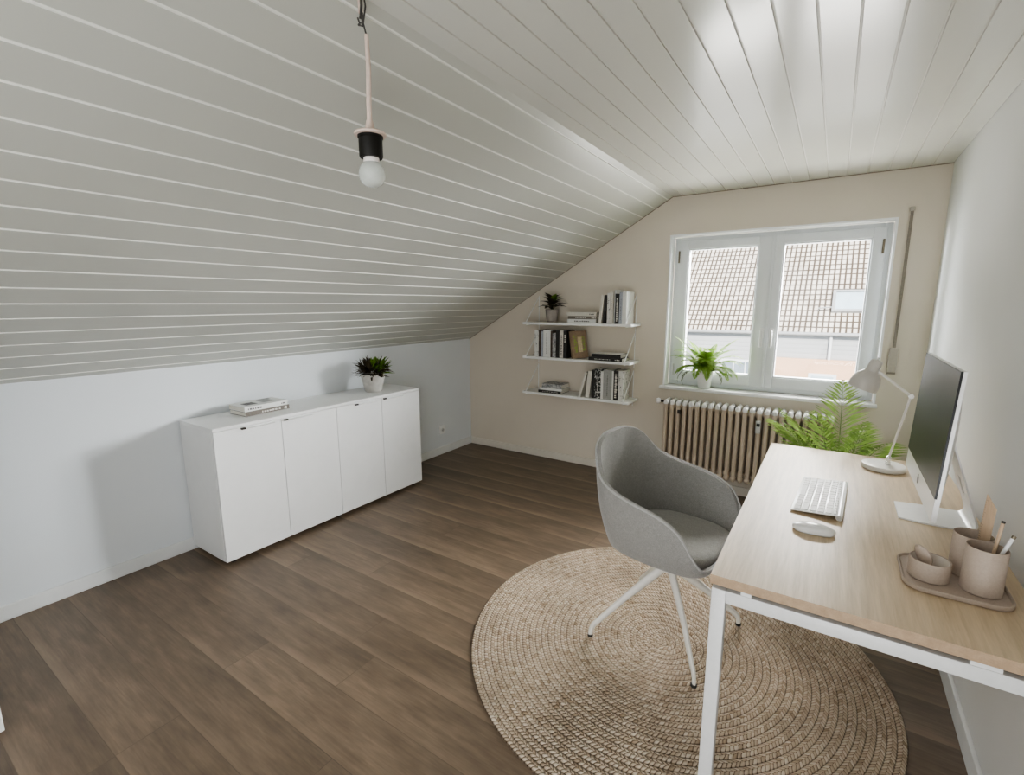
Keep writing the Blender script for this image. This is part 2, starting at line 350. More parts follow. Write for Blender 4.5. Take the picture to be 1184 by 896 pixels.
# ------------------------------------------------------------------ the setting
W, YF, KNEE, XB, H = 3.587, -4.45, 1.1003, 1.989, 2.2447
T = .2
fl = MB().box(-T, W+T, YF-T, .25, -.12, 0).build('floor', M['floor']); struct(fl)
wl = MB().box(-T, 0, YF-T, .25, 0, KNEE+.03).build('wall_left', M['wall_left']); struct(wl)
wr = MB().box(W, W+T, YF-T, .25, 0, H+.03).build('wall_right', M['wall_right']); struct(wr)
WX0, WX1, WZ0, WZ1, WY = 1.988, 3.366, .800, 1.966, .25
def gable(mb, y0, y1, holes):
    """gable wall between y0 and y1 with rectangular holes, built from columns"""
    xs = sorted({0, XB, W, *[h[0] for h in holes], *[h[1] for h in holes]})
    zt = lambda x: min(H, KNEE+(H-KNEE)*x/XB)+.03
    for a, b_ in zip(xs[:-1], xs[1:]):
        hs = [h for h in holes if h[0] <= a and h[1] >= b_]
        segs = [(0, 0, None, None)]
        if hs: h = hs[0]; segs = [(0, h[2]), (h[3], None)]
        else: segs = [(0, None)]
        for z0, z1 in segs:
            if z1 is not None and z1-z0 < 1e-6: continue
            za, zb = (z1, z1) if z1 is not None else (zt(a), zt(b_))
            mb.add([(a,y0,z0),(b_,y0,z0),(b_,y1,z0),(a,y1,z0),(a,y0,za),(b_,y0,zb),(b_,y1,zb),(a,y1,za)],
                   [(0,3,2,1),(4,5,6,7),(0,1,5,4),(1,2,6,5),(2,3,7,6),(3,0,4,7)])
    return mb
wb = gable(MB(), 0, WY, [(WX0, WX1, WZ0, WZ1)]).build('wall_back', M['wall_back']); struct(wb)
wf = gable(MB(), YF-T, YF, []).build('wall_front', M['wall_right']); struct(wf)

# boarded ceilings: each board a flat strip, each joint a shallow light groove
def boards(p0, p1, pitch, gw, gd, nrm, phase):
    p0, p1, nrm = Vector(p0), Vector(p1), Vector(nrm).normalized(); L = (p1-p0).length; d = (p1-p0)/L
    mb = MB(); y0, y1 = YF-.02, .03
    prof = []; s = -phase
    cuts = []
    while s < L: cuts.append(s); s += pitch
    def strip(a, b_, ha, hb, slot):
        a_ = p0+d*a-nrm*ha; b__ = p0+d*b_-nrm*hb
        mb.slot(slot).add([(a_.x,y0,a_.z),(b__.x,y0,b__.z),(b__.x,y1,b__.z),(a_.x,y1,a_.z)], [(0,1,2,3)])
    for cst in cuts:
        a, b_ = max(0, cst), min(L, cst+pitch-gw)
        if b_ > a: strip(a, b_, 0, 0, 0)
        g0, g1 = cst+pitch-gw, cst+pitch
        if g0 >= 0 and g1 <= L:
            m1 = g0+gw*.2; m2 = g1-gw*.2
            strip(g0, m1, 0, gd, 1); strip(m1, m2, gd, gd, 1); strip(m2, g1, gd, 0, 1)
    # solid backing above the boards
    q0, q1 = p0-nrm*(gd+.002), p1-nrm*(gd+.002); r0, r1 = p0-nrm*.12, p1-nrm*.12
    mb.slot(0).add([(q0.x,y0-.2,q0.z),(q1.x,y0-.2,q1.z),(q1.x,y1+.22,q1.z),(q0.x,y1+.22,q0.z),(r0.x,y0-.2,r0.z),(r1.x,y0-.2,r1.z),(r1.x,y1+.22,r1.z),(r0.x,y1+.22,r0.z)],
                   [(0,3,2,1),(4,5,6,7),(0,1,5,4),(1,2,6,5),(2,3,7,6),(3,0,4,7)])
    return mb
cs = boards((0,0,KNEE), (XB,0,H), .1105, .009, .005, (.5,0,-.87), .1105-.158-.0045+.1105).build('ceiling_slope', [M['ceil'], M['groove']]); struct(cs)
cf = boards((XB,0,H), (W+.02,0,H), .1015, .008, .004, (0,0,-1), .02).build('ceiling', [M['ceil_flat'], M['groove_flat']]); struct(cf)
# skirting boards
def skirting(name, x0, x1, y0, y1, h=.075):
    return struct(MB().rbox(x0, x1, y0, y1, 0, h, .004, 2).build(name, M['base']))
skirting('baseboard_left', 0, .014, YF, -.001); skirting('baseboard_back', .014, W-.014, -.014, 0, .07).data.materials[0] = M['base_warm']
skirting('baseboard_right', W-.014, W, YF, -.001, .08)
# narrow dark strip standing for the shadow where boards meet the back wall
def joint(name, p, q_):  # builds a dark strip standing for the shadow
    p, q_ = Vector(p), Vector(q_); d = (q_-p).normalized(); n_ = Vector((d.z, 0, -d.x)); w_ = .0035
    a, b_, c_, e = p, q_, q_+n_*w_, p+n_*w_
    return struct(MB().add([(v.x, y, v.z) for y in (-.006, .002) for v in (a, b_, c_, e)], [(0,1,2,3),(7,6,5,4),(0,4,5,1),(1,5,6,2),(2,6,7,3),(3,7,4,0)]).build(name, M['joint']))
joint('shadow_gap_1', (0,0,KNEE), (XB,0,H)); joint('shadow_gap_2', (XB,0,H), (W,0,H))
# open door leaf at the left edge of the view, hinged on the front wall
dr = thing('door_1', 'white door leaf standing open at the left edge of the view', 'door', (.93, -4.02, 0)); struct(dr); del dr['category']
MB().rbox(.818, .858, YF+.005, -3.65, .012, 1.62, .003, 2).build('door_leaf', M['white'], dr)
hd = MB().tube([(.858,-3.71,1.0),(.90,-3.71,1.0),(.90,-3.82,1.0)], .009, 10).build('door_handle', M['chrome'], dr, smooth=40)

# ------------------------------------------------------------------ window
w1 = bpy.data.objects.new('window_1', None); COL.objects.link(w1); w1.location = (2.68, .1, WZ0); struct(w1)
rv = MB()
t = .012
rv.box(WX0, WX0+t, -.006, .10, WZ0, WZ1); rv.box(WX1-t, WX1, -.006, .10, WZ0, WZ1); rv.box(WX0+t, WX1-t, -.006, .10, WZ1-t, WZ1)
rv.build('window_reveal', M['plaster_white'], w1)
fy0, fy1 = .10, .165
fr = MB()
def ring(mb, x0, x1, z0, z1, wl_, wr_, wb_, wt_, y0, y1, r=.005):
    mb.rbox(x0, x0+wl_, y0, y1, z0, z1, r); mb.rbox(x1-wr_, x1, y0, y1, z0, z1, r)
    mb.rbox(x0+wl_-.002, x1-wr_+.002, y0, y1, z0, z0+wb_, r); mb.rbox(x0+wl_-.002, x1-wr_+.002, y0, y1, z1-wt_, z1, r)
ring(fr, WX0+t, WX1-t, WZ0+.002, WZ1-t, .045, .045, .045, .045, fy0, fy1)
fr.build('window_frame', M['upvc'], w1, smooth=40)
sx = [(WX0+.042, 2.690, 2.108, 2.598), (2.696, WX1-.042, 2.752, 3.254)]
for i, (a, b_, pa, pb) in enumerate(sx):
    sb = MB(); z0, z1 = WZ0+.037, WZ1-.045
    ring(sb, a, b_, z0, z1, pa-a, b_-pb, .913-z0, z1-1.862, fy0-.022, fy1-.01, .007)
    # glazing bead step
    ring(sb, pa-.003, pb+.003, .910, 1.865, .012, .012, .012, .012, fy0-.012, fy1-.02, .003)
    so = sb.build('window_sash', M['upvc'], w1, smooth=40)
    MB().box(pa+.002, pb-.002, fy0+.012, fy0+.016, .915, 1.860).build('window_pane', M['glass'], so)
    hx = b_-.028 if i == 0 else a+.028
    hb = MB().rbox(hx-.013, hx+.013, fy0-.032, fy0-.021, 1.20, 1.27, .003); hb.tube([(hx, fy0-.03, 1.245), (hx, fy0-.058, 1.245)], .008, 10)
    hb.rbox(hx-.010, hx+.010, fy0-.066, fy0-.052, 1.135, 1.258, .005)
    hb.build('window_handle', M['white'], so, smooth=40)
    hgx = a+.012 if i == 0 else b_-.012
    for hz in (1.76, .88):
        MB().lathe([(.0065, 0), (.0065, .09)], (hgx, fy0-.026, hz), 10).build('window_hinge', M['brass'] if hz > 1 else M['grey_plastic'], so, smooth=40)
    if i == 0: MB().rbox(2.684, 2.702, fy0-.030, fy0-.020, z0, z1, .003).build('window_mullion_strip', M['upvc'], w1)
MB().rbox(WX0-.02, WX1+.01, -.045, .105, WZ0-.022, WZ0+.001, .004).build('window_sill', M['sill'], w1, smooth=40)
# roller-shutter strap beside the window
st = thing('shutter_strap', 'narrow grey-brown roller shutter strap on the wall right of the window', 'shutter strap', (3.425, 0, 1.02))
MB().box(3.417, 3.433, -.012, -.008, 1.15, 2.0).build('strap_band', M['strap'], st)
MB().rbox(3.412, 3.438, -.016, 0, 1.995, 2.02, .004).build('strap_guide', M['strap_box'], st)
MB().rbox(3.402, 3.448, -.02, 0, 1.00, 1.17, .005).build('strap_winder', M['strap_box'], st)
MB().box(3.404, 3.446, -.024, -.019, 1.004, 1.016).build('winder_slot', M['strap'], st)

# ------------------------------------------------------------------ outdoors
gy = 14.0; ez = .53
gd = MB().box(-40, 45, .3, 60, -4.2, -4.0).build('ground', M['ground']); struct(gd)
nh = thing('house', 'neighbouring house with a large cream tiled roof seen through the window', 'house', (2, gy+.4, -4.0))
sl = math.radians(45); L = 9.0
rf = MB().box(-14, 18, 0, L, -.10, 0).build('roof', M['tiles'], None, local=True); rf.parent = nh
rf.location = Vector((0, gy, ez))-nh.location; rf.rotation_euler = (sl, 0, 0)
MB().box(-14, 18, gy+.12, gy+8, -4.0, ez+.05).build('house_wall', M['siding'], nh)
MB().tube([(-14, gy-.02, ez-.04), (18, gy-.02, ez-.04)], .06, 10).build('gutter', M['zinc'], nh, smooth=60)
MB().tube([(3.05, gy+.06, ez-.1), (3.05, gy+.06, -4.0)], .045, 10).build('downpipe', M['out_white'], nh, smooth=60)
sk = MB()
def sp(x, y, dz): q = Vector((x, y, dz)); q.rotate(Euler((sl,0,0))); return q+Vector((0, gy, ez))
S0, S1 = .86, 1.80
mt = Matrix.Translation(Vector((0, gy, ez))) @ Euler((sl,0,0)).to_matrix().to_4x4()
sk.box(2.98, 3.06, S0, S1, 0, .10, mt).box(4.08, 4.16, S0, S1, 0, .10, mt).box(3.06, 4.08, S0, S0+.08, 0, .10, mt).box(3.06, 4.08, S1-.08, S1, 0, .10, mt)
sko = sk.build('roof_window', M['zinc'], nh)
MB().box(3.06, 4.08, S0+.08, S1-.08, 0, .06, mt).build('pane', M['out_pane'], sko)
MB().tube([sp(2.62, .95, .02), sp(2.62, .95, .12), sp(2.98, 1.0, .12)], .02, 6).build('roof_hook', M['zinc'], nh)
MB().box(1.55, 6.5, gy-.05, gy+.13, -1.9, -.30).build('balcony_parapet', M['peach'], nh)
bw = MB().box(2.55, 3.30, gy-.08, gy-.04, -1.05, -.74).build('parapet_opening', M['out_white'], nh)
MB().box(2.63, 3.22, gy-.09, gy-.06, -.98, -.81).build('pane', M['out_pane'], bw)
hw = MB(); hw.box(-.10, 1.10, gy+.06, gy+.13, -1.15, -.45)
hwo = hw.build('house_window', M['out_white'], nh)
for k in range(3): MB().box(-.02+k*.37, .31+k*.37, gy+.045, gy+.075, -1.05, -.52).build('pane', M['out_grey'], hwo)

# ------------------------------------------------------------------ radiator
rad = thing('radiator', 'old beige column radiator under the window, window light coloured into its top', 'radiator', (2.6, -.1, .13))
NS, RX0, RP = 24, 2.062, .0468
sec0 = None
for k in range(NS):
    x = RX0+k*RP
    if k == 0:
        mb = MB(); ry = (-.145, -.045)
        for yy in ry:
            mb.tube([(x, yy, .175), (x, yy, .685)], .0165, 10)
        mb.tube([(x, -.095, .175), (x, -.095, .685)], .011, 8)
        # webs between the columns
        mb.box(x-.005, x+.005, -.145, -.045, .60, .68).box(x-.005, x+.005, -.145, -.045, .18, .25)
        # bottom lobe
        mb.lathe([(.002,-.028),(.014,-.020),(.0215,0),(.016,.016),(.006,.024)], (x, -.145, .172), 12)
        mb.lathe([(.002,-.028),(.014,-.020),(.0215,0),(.016,.016),(.006,.024)], (x, -.045, .172), 12)
        mb.box(x-.019, x+.019, -.145, -.045, .158, .186)
        sec0 = mb.build('radiator_section', M['radiator'], rad, smooth=50); cap = MB()
        cap.lathe([(.0165,-.012),(.0200,0),(.0165,.010),(.009,.020),(.002,.024)], (x, -.145, .692), 14)
        cap.lathe([(.0165,-.012),(.0200,0),(.0165,.010),(.009,.020),(.002,.024)], (x, -.045, .692), 14)
        cap.rbox(x-.015, x+.015, -.15, -.04, .680, .712, .010, 3)
        cap0 = cap.build('section_top', M['radiator_top'], sec0, smooth=60)
        cap0.location = -Vector(rad.location); cap0.data.transform(Matrix.Translation(Vector(rad.location)))
        cap0.location = (0,0,0); cap0.data.transform(Matrix.Translation(-Vector(rad.location)))
    else:
        s = sec0.copy(); COL.objects.link(s); s.parent = rad; s.location.x = k*RP
        c_ = cap0.copy(); COL.objects.link(c_); c_.parent = s
xe = RX0+(NS-1)*RP
MB().tube([(RX0-.02, -.095, .66), (xe+.02, -.095, .66)], .02, 10).tube([(RX0-.02, -.095, .19), (xe+.02, -.095, .19)], .02, 10).build('header_pipe', M['radiator'], rad, smooth=60)
vk = MB().tube([(2.045,-.115,.692),(2.012,-.115,.692)], .009, 10).build('valve_stem', M['dark'], rad, smooth=50)
vb = MB().lathe([(.004,-.022),(.016,-.016),(.021,0),(.016,.016),(.004,.022)], (1.992,-.115,.692), 16).build('valve_knob', M['radiator_top'], vk, smooth=60)
vb.data.transform(Matrix.Identity(4))
hm = MB().rbox(2.702, 2.734, -.190, -.160, .545, .635, .005).build('heat_meter', M['grey_plastic'], rad)
MB().box(2.707, 2.729, -.1925, -.189, .597, .618).build('meter_display', M['dark'], hm)
MB().rbox(2.155, 2.180, -.168, -.156, .615, .645, .003).build('tag_plate', M['dark'], rad)
for x in (RX0+.07, xe-.07): MB().rbox(x-.012, x+.012, -.07, -.001, .60, .625, .003).build('wall_bracket', M['radiator'], rad)
MB().tube([(xe+.02,-.095,.19),(xe+.06,-.095,.19),(xe+.06,-.095,0)], .010, 8).build('supply_pipe', M['radiator'], rad, smooth=60)

# ------------------------------------------------------------------ wall socket
so = thing('wall_socket', 'small white power socket low on the left wall', 'socket', (0, -.456, .215))
MB().rbox(0, .010, -.497, -.415, .20, .28, .003).build('cover_plate', M['white'], so)
for z in (.24,):
    for y in (-.456,): MB().lathe([(.019,0),(.019,.002),(.016,.003)], (0,0,0), 16, Matrix.Translation((.010, y, z)) @ Euler((0,PI/2,0)).to_matrix().to_4x4()).build('socket_insert', M['grey_plastic'], so)
for y in (-.463, -.449): MB().box(.0125, .0140, y-.003, y+.003, .237, .243).build('contact_hole', M['dark'], so)

# ------------------------------------------------------------------ sideboard
CX, CY0, CY1, CZ0, CZ1 = .400, -2.692, -1.150, .028, .797
sbd = thing('sideboard', 'long low white four-door sideboard against the left wall', 'sideboard', (.2, -1.92, 0))
ca = MB(); ca.rbox(.016, CX-.020, CY0, CY0+.018, CZ0, CZ1-.018, .0015, 1).rbox(.016, CX-.020, CY1-.018, CY1, CZ0, CZ1-.018, .0015, 1)
ca.rbox(.016, CX-.020, CY0+.018, CY1-.018, CZ0, CZ0+.018, .001, 1).box(.016, .022, CY0+.018, CY1-.018, CZ0+.018, CZ1-.018)
ca.box(.03, CX-.03, (CY0+CY1)/2-.009, (CY0+CY1)/2+.009, CZ0+.018, CZ1-.018)
ca.build('carcass', M['white'], sbd)
MB().rbox(.016, CX+.001, CY0, CY1, CZ1-.018, CZ1, .0015, 1).build('top_panel', M['white'], sbd)
dw = (CY1-CY0)/4
for k in range(4):
    a, b_ = CY0+k*dw+.0015, CY0+(k+1)*dw-.0015
    dv = MB().rbox(CX-.018, CX, a, b_, CZ0, CZ1-.0205, .0015, 1).build('door', M['white'], sbd)
    ha = b_-.215 if k in (0, 2) else a+.035
    hh = MB(); hz = CZ1-.0235
    hh.box(CX-.001, CX+.020, ha, ha+.17, hz-.0085, hz-.006)
    ho = hh.build('handle', M['white'], dv); ho.location = Vector(sbd.location)*0
    MB().box(CX, CX+.0165, ha-.022, ha, hz-.009, hz).build('handle_end_shade', M['handle_end_shade'], dv)  # dark block in place of the shaded opening at the handle end
for y in (CY0+.06, (CY0+CY1)/2, CY1-.06):
    for x in (.07, CX-.05): MB().lathe([(.016,0),(.016,.006),(.011,.010),(.011,CZ0)], (x, y, 0), 12).build('foot', M['dark'], sbd, smooth=40)

# ------------------------------------------------------------------ books
def book(label, group, loc, t, d, h, mat, lean=0, lie=False, rz=0, marks=None, ink='ink', extra=None, top=None):
    rot = (0, -PI/2 if lie else math.radians(lean), rz)
    bt = thing('book', label, 'book', loc, rot, group)
    cv = MB(); k = .0022
    cv.box(0, k, 0, d, 0, h).box(t-k, t, 0, d, 0, h).box(k, t-k, 0, k, 0, h)
    co_ = cv.build('cover', M[mat], bt, local=True)
    MB().box(k, t-k, k, d-.004, .003, h-.003).build('pages', M['paper'], bt, local=True)
    if marks:
        rnd = random.Random(len(label)*7+int(h*1000))
        for z0, z1, wd in marks:       # rows of illegible spine lettering
            z = z0; mk = MB()
            while z < z1:
                l = rnd.uniform(.006, .016); mk.box(t/2-wd*t/2, t/2+wd*t/2*rnd.uniform(.4,1), -.0006, .0002, z, min(z+l, z1)); z += l+rnd.uniform(.003,.006)
            mk.build('spine_print', M[ink], co_, local=True)
    if top:
        for nm, x0, (y0, y1), (z0, z1), mm in top: MB().box(x0, x0+.0008, y0, y1, z0, z1).build(nm, M[mm], co_, local=True)
    return bt
SH = [(1.2975, .665), (.9995, 0), (.681, 0)]   # shelf tops
G1, G2, G3 = 'upright books on the top shelf', 'upright books on the middle shelf', 'upright books on the bottom shelf'
YS = -.205
z = 1.2905; g = 'books lying on the top shelf'
book('white book lying at the bottom of the flat top-shelf stack', g, (1.475, YS+.01, z), .032, .16, .262, 'book_white', lie=True, marks=[(.06,.20,.3)])
book('dark brown book lying in the middle of the flat top-shelf stack', g, (1.480, YS+.012, z+.033), .024, .155, .262, 'book_taupe', lie=True, marks=[(.01,.05,.5),(.10,.19,.3)], ink='ink_light')
book('white book lying uppermost on the flat top-shelf stack', g, (1.476, YS+.008, z+.058), .032, .16, .268, 'book_cream', lie=True, marks=[(.02,.06,.4)])
book('slim cream book leaning right, leftmost upright on the top shelf', G1, (1.498, YS, z), .024, .15, .228, 'book_cream', lean=6)
book('slim black book next to the leaning cream book on the top shelf', G1, (1.540, YS+.004, z), .016, .15, .228, 'book_black', lean=3)
book('white speckled book between the slim black one and the cream one, top shelf', G1, (1.572, YS, z), .024, .15, .242, 'book_speck2')
book('pale cream book left of the tallest white book on the top shelf', G1, (1.598, YS, z), .024, .15, .252, 'book_cream', marks=[(.05,.19,.15)])
book('tall white book just left of the black spine on the top shelf', G1, (1.624, YS+.02, z), .014, .17, .266, 'book_white')
book('thick black book with white flecked spine on the top shelf', G1, (1.639, YS, z), .034, .15, .235, 'book_black', marks=[(.02,.20,.35)], ink='ink_light')
book('narrow blue-grey book beside the rightmost white one, top shelf', G1, (1.674, YS, z), .024, .15, .248, 'book_blue', marks=[(.03,.2,.15)])
book('white book with bare front cover, rightmost on the top shelf', G1, (1.699, YS, z), .034, .17, .252, 'book_white')
z = .9895
book('white speckled book at the left end of the middle shelf', G2, (.900, YS, z), .040, .15, .234, 'book_speck2')
book('slim dark brown book, second from the left on the middle shelf', G2, (.941, YS, z), .022, .15, .236, 'book_brown')
book('slim blue-grey book left of the thick white one, middle shelf', G2, (.964, YS, z), .022, .15, .226, 'book_blue')
book('thick white book with faint spine printing on the middle shelf', G2, (.988, YS, z), .070, .15, .236, 'book_white', marks=[(.03,.21,.12)])
book('narrow dark book right of the thick white book, middle shelf', G2, (1.060, YS, z), .018, .15, .230, 'book_brown')
book('grey mottled book near the middle of the upright middle-shelf row', G2, (1.079, YS, z), .032, .15, .212, 'book_mottle')
book('tall black book left of the white-banded book, middle shelf', G2, (1.112, YS, z), .036, .15, .236, 'book_black')
book('white book with brown spine panel on the middle shelf', G2, (1.149, YS, z), .034, .15, .236, 'book_cream', marks=[(.02,.20,.35)])
book('black book just behind the leaning tan book, middle shelf', G2, (1.184, YS, z), .034, .15, .236, 'book_black', marks=[(.13,.20,.4)], ink='ink_light')
# tan book turned to show its cover
tb = book('tan book leaning with green patterned cover showing, middle shelf', G2, (1.272, YS-.012, z+.0005), .034, .15, .232, 'book_tan', lean=-13, rz=math.radians(-30),
     top=[('cover_print', .034, (.02,.05), (.045,.195), 'green_print'), ('cover_panel', .0338, (.058,.10), (.05,.18), 'yellow_print'), ('cover_print', .034, (.10,.128), (.06,.18), 'green_print')])
g = 'books lying on the middle shelf'
book('black book lying at the bottom of the middle shelf stack', g, (1.715, YS-.008, z), .026, .16, .29, 'book_black', lie=True, marks=[(.02,.06,.4),(.1,.24,.2)], ink='ink_light')
book('black book lying uppermost on the middle shelf stack', g, (1.70, YS-.002, z+.027), .028, .165, .25, 'book_black', lie=True, top=[('white_back_cover', .0282, (.0,.165), (.0,.25), 'book_white')])
z = .6715; g = 'books lying on the bottom shelf'
book('black book lying at the bottom of the bottom shelf stack', g, (1.165, YS, z), .022, .16, .225, 'book_black', lie=True, marks=[(.03,.19,.2)], ink='ink_light')
book('white book lying in the middle of the bottom shelf stack', g, (1.175, YS+.004, z+.023), .020, .16, .225, 'book_white', lie=True)
book('grey mottled book lying uppermost on the bottom shelf stack', g, (1.170, YS+.006, z+.044), .036, .15, .195, 'book_mottle', lie=True)
book('slim cream book leaning right, leftmost upright on the bottom shelf', G3, (1.335, YS, z), .020, .15, .222, 'book_cream', lean=15)
book('cream book leaning slightly, second upright on the bottom shelf', G3, (1.398, YS, z), .036, .15, .226, 'book_cream', lean=6)
book('black book right of the two leaning cream books, bottom shelf', G3, (1.457, YS, z), .022, .15, .236, 'book_black')
book('thick dark mottled book on the bottom shelf', G3, (1.480, YS, z), .056, .15, .246, 'book_speck', marks=[(.02,.2,.1)], ink='ink_light')
book('thin white book right of the dark mottled book, bottom shelf', G3, (1.537, YS, z), .020, .15, .230, 'book_white')
book('thick grey cloth book near the right on the bottom shelf', G3, (1.558, YS, z), .074, .15, .246, 'book_grey', marks=[(.03,.21,.10)])
book('thin white book right of the thick grey book, bottom shelf', G3, (1.633, YS, z), .014, .15, .240, 'book_white')
book('black book with white flecks, second from right on the bottom shelf', G3, (1.648, YS, z), .040, .15, .244, 'book_black', marks=[(.02,.22,.5)], ink='ink_light')
book('black and white speckled book, rightmost on the bottom shelf', G3, (1.689, YS, z), .036, .155, .244, 'book_speck2')
# the two books on the sideboard
g = 'books on the sideboard'
book('grey-brown hardback with pale spine lettering lying under the white book', g, (.250, -2.158, CZ1), .026, .178, .28, 'book_taupe', lie=True, rz=PI/2+.03, marks=[(.018,.035,.7),(.06,.18,.4)], ink='ink_light')
book('white paperback with dark spine lettering lying on the grey-brown hardback', g, (.246, -2.165, CZ1+.027), .029, .178, .275, 'book_white', lie=True, rz=PI/2+.03, marks=[(.02,.045,.3),(.17,.255,.38)],
     top=[('cover_photo', .0292, (.05,.12), (.165,.235), 'ink'), ('cover_photo', .0292, (.055,.14), (.05,.125), 'book_grey'), ('cover_photo', .0292, (.14,.165), (.03,.10), 'book_mottle')])

# ------------------------------------------------------------------ wall shelf
ws = []
SX0, SX1 = .790, 1.787
for zz, nm in ((1.2905, 'top white wall shelf carrying a dark-leaved plant and books'), (.9895, 'middle white wall shelf with a tan book among its books'), (.6715, 'bottom white wall shelf carrying a low book stack and leaning cream books')):
    sh = thing('wall_shelf', nm, 'shelf', (1.29, 0, zz-.02), group='white wall shelves with wire brackets')
    MB().rbox(SX0, SX1, -.232, -.004, zz-.020, zz, .0015, 1).build('shelf_board', M['white_steel'], sh)
    for x in (SX0+.035, SX1-.045):
        bk = MB(); r = .0040
        bk.tube([(x, -.004, zz+.225), (x, -.228, zz+.004)], r, 6).tube([(x, -.005, zz+.228), (x, -.005, zz-.07)], r, 6).tube([(x, -.228, zz+.008), (x, -.228, zz-.023), (x, -.01, zz-.023)], r, 6)
        bk.build('wire_bracket', M['white_steel'], sh, smooth=60)

# ------------------------------------------------------------------ plants
def frond(mb, base, az, el, ln, droop, lw, n=22, lt=.0045, taper=True, rach=.002, fold=.25, tip_el=None, skip=.12, slot=0, ang=58):
    """arching rachis with paired leaflets"""
    p = Vector(base); pts = [p.copy()]; e = el; step = ln/n; tans = []
    for i in range(n):
        dv = Vector((math.cos(az)*math.cos(e), math.sin(az)*math.cos(e), math.sin(e))); tans.append(dv)
        p = p+dv*step; pts.append(p.copy()); e -= droop/n*(.4+1.2*i/n)
    tans.append(tans[-1]); mb.slot(slot).tube(pts, [rach*(1-.75*i/n) for i in range(n+1)], 4, False)
    for i in range(1, n+1):
        f = i/n
        if f < skip: continue
        g = (f-skip)/(1-skip); l = lw*(math.sin(PI*min(1, g*.86+.13))**.75) if taper else lw
        if l < .004: l = .004
        tn = tans[i]; sd = tn.cross(Vector((0,0,1))); sd = sd.normalized() if sd.length > 1e-3 else Vector((-math.sin(az), math.cos(az), 0))
        nm = sd.cross(tn).normalized()
        for sg in (-1, 1):
            aa = math.radians(ang-22*g+random.uniform(-6, 6))
            d = (tn*math.cos(aa)+sd*sg*math.sin(aa)-nm*fold*random.uniform(.3,1.2)).normalized()
            wv = nm.cross(d).normalized()*lt; q = pts[i]; m1 = q+d*l*.45; tip = q+d*l-Vector((0,0,l*.12))
            mb.add([q, m1+wv, tip, m1-wv], [(0,1,2),(0,2,3)])
def leaf(mb, base, d, ln, wd, nrm, curl=.3, n=4):
    """pointed oval leaf along d"""
    d = Vector(d).normalized(); nrm = Vector(nrm); sd = d.cross(nrm).normalized(); nrm = sd.cross(d).normalized(); vs = []; fs = []
    for i in range(n+1):
        f = i/n; w = wd*math.sin(PI*min(.999, f**.8))+.0006; c_ = Vector(base)+d*ln*f-nrm*curl*ln*f*f
        vs += [c_-sd*w+nrm*w*.3, c_, c_+sd*w+nrm*w*.3]
    for i in range(n):
        a = i*3; fs += [(a,a+1,a+4,a+3), (a+1,a+2,a+5,a+4)]
    mb.add(vs, fs)
def pot(th, mat, c, r0, r1, h, wall=.006, soilz=.015):
    MB().lathe([(r0*.92,0),(r0,.004),(r1,h-.003),(r1-wall*.5,h),(r1-wall,h-.003),(r1-wall,h-soilz-.004)], c, 36).build('pot', mat, th, smooth=40)
    MB().lathe([(.001,h-soilz+.004),(r1-wall-.001,h-soilz)], c, 24).build('soil', M['soil'], th, smooth=60)
# bushy succulent on the sideboard
c = (.226, -1.457, CZ1); pl = thing('potted_succulent', 'bushy dark-leaved plant in a grey concrete pot on the sideboard', 'plant', c)
pot(pl, M['concrete'], c, .062, .090, .138)
md, mg = MB(), MB(); rnd = random.Random(3)
for k in range(330):
    az = rnd.uniform(0, 2*PI); el = rnd.uniform(-.15, 1.4); rr = rnd.uniform(.02, .085)
    b_ = Vector((c[0]+rr*math.cos(az), c[1]+rr*math.sin(az), c[2]+.125+rnd.uniform(.0,.05)+.035*math.sin(el)))
    d = Vector((math.cos(az)*math.cos(el), math.sin(az)*math.cos(el), math.sin(el)))
    ln = rnd.uniform(.06, .095)*(.8 if el > .9 else 1)
    green_patch = d.dot(Vector((.55,.45,.7))) > .66 and rnd.random() < .7  # patch of brighter green leaves towards the upper right
    leaf(mg if green_patch else md, b_, d, ln, rnd.uniform(.006,.010), (d.y*.3, -d.x*.3, 1), rnd.uniform(-.1,.3))
md.build('dark_leaves', M['succ_dark'], pl); mg.build('bright_leaves', M['succ_green'], pl)
# dark plant on the top shelf
c = (1.022, -.115, 1.2905); pl = thing('potted_plant', 'small dark-leaved plant in a taupe pot on the top wall shelf', 'plant', c)
pot(pl, M['taupe_pot'], c, .046, .060, .112)
md, mg = MB(), MB(); rnd = random.Random(5)
for k in range(22):
    az = -PI/2+2*PI*k*.618+rnd.uniform(-.15,.15); el = .42+.040*k+rnd.uniform(-.1,.1); el = min(el, 1.2)
    d = Vector((math.cos(az)*math.cos(el), math.sin(az)*math.cos(el), math.sin(el)))
    b_ = Vector((c[0], c[1], c[2]+.108+.05*(k/22)))+d*.03
    leaf(mg if k in (15, 18) else md, b_, d, rnd.uniform(.085,.105), rnd.uniform(.024,.029), (0,0,1), .55, 7)
    md.tube([Vector((c[0],c[1],c[2]+.105)), b_], .0018, 4, False)
md.build('dark_leaves', M['succ_dark'], pl, smooth=60); mg.build('bright_leaves', M['succ_green'], pl, smooth=60)
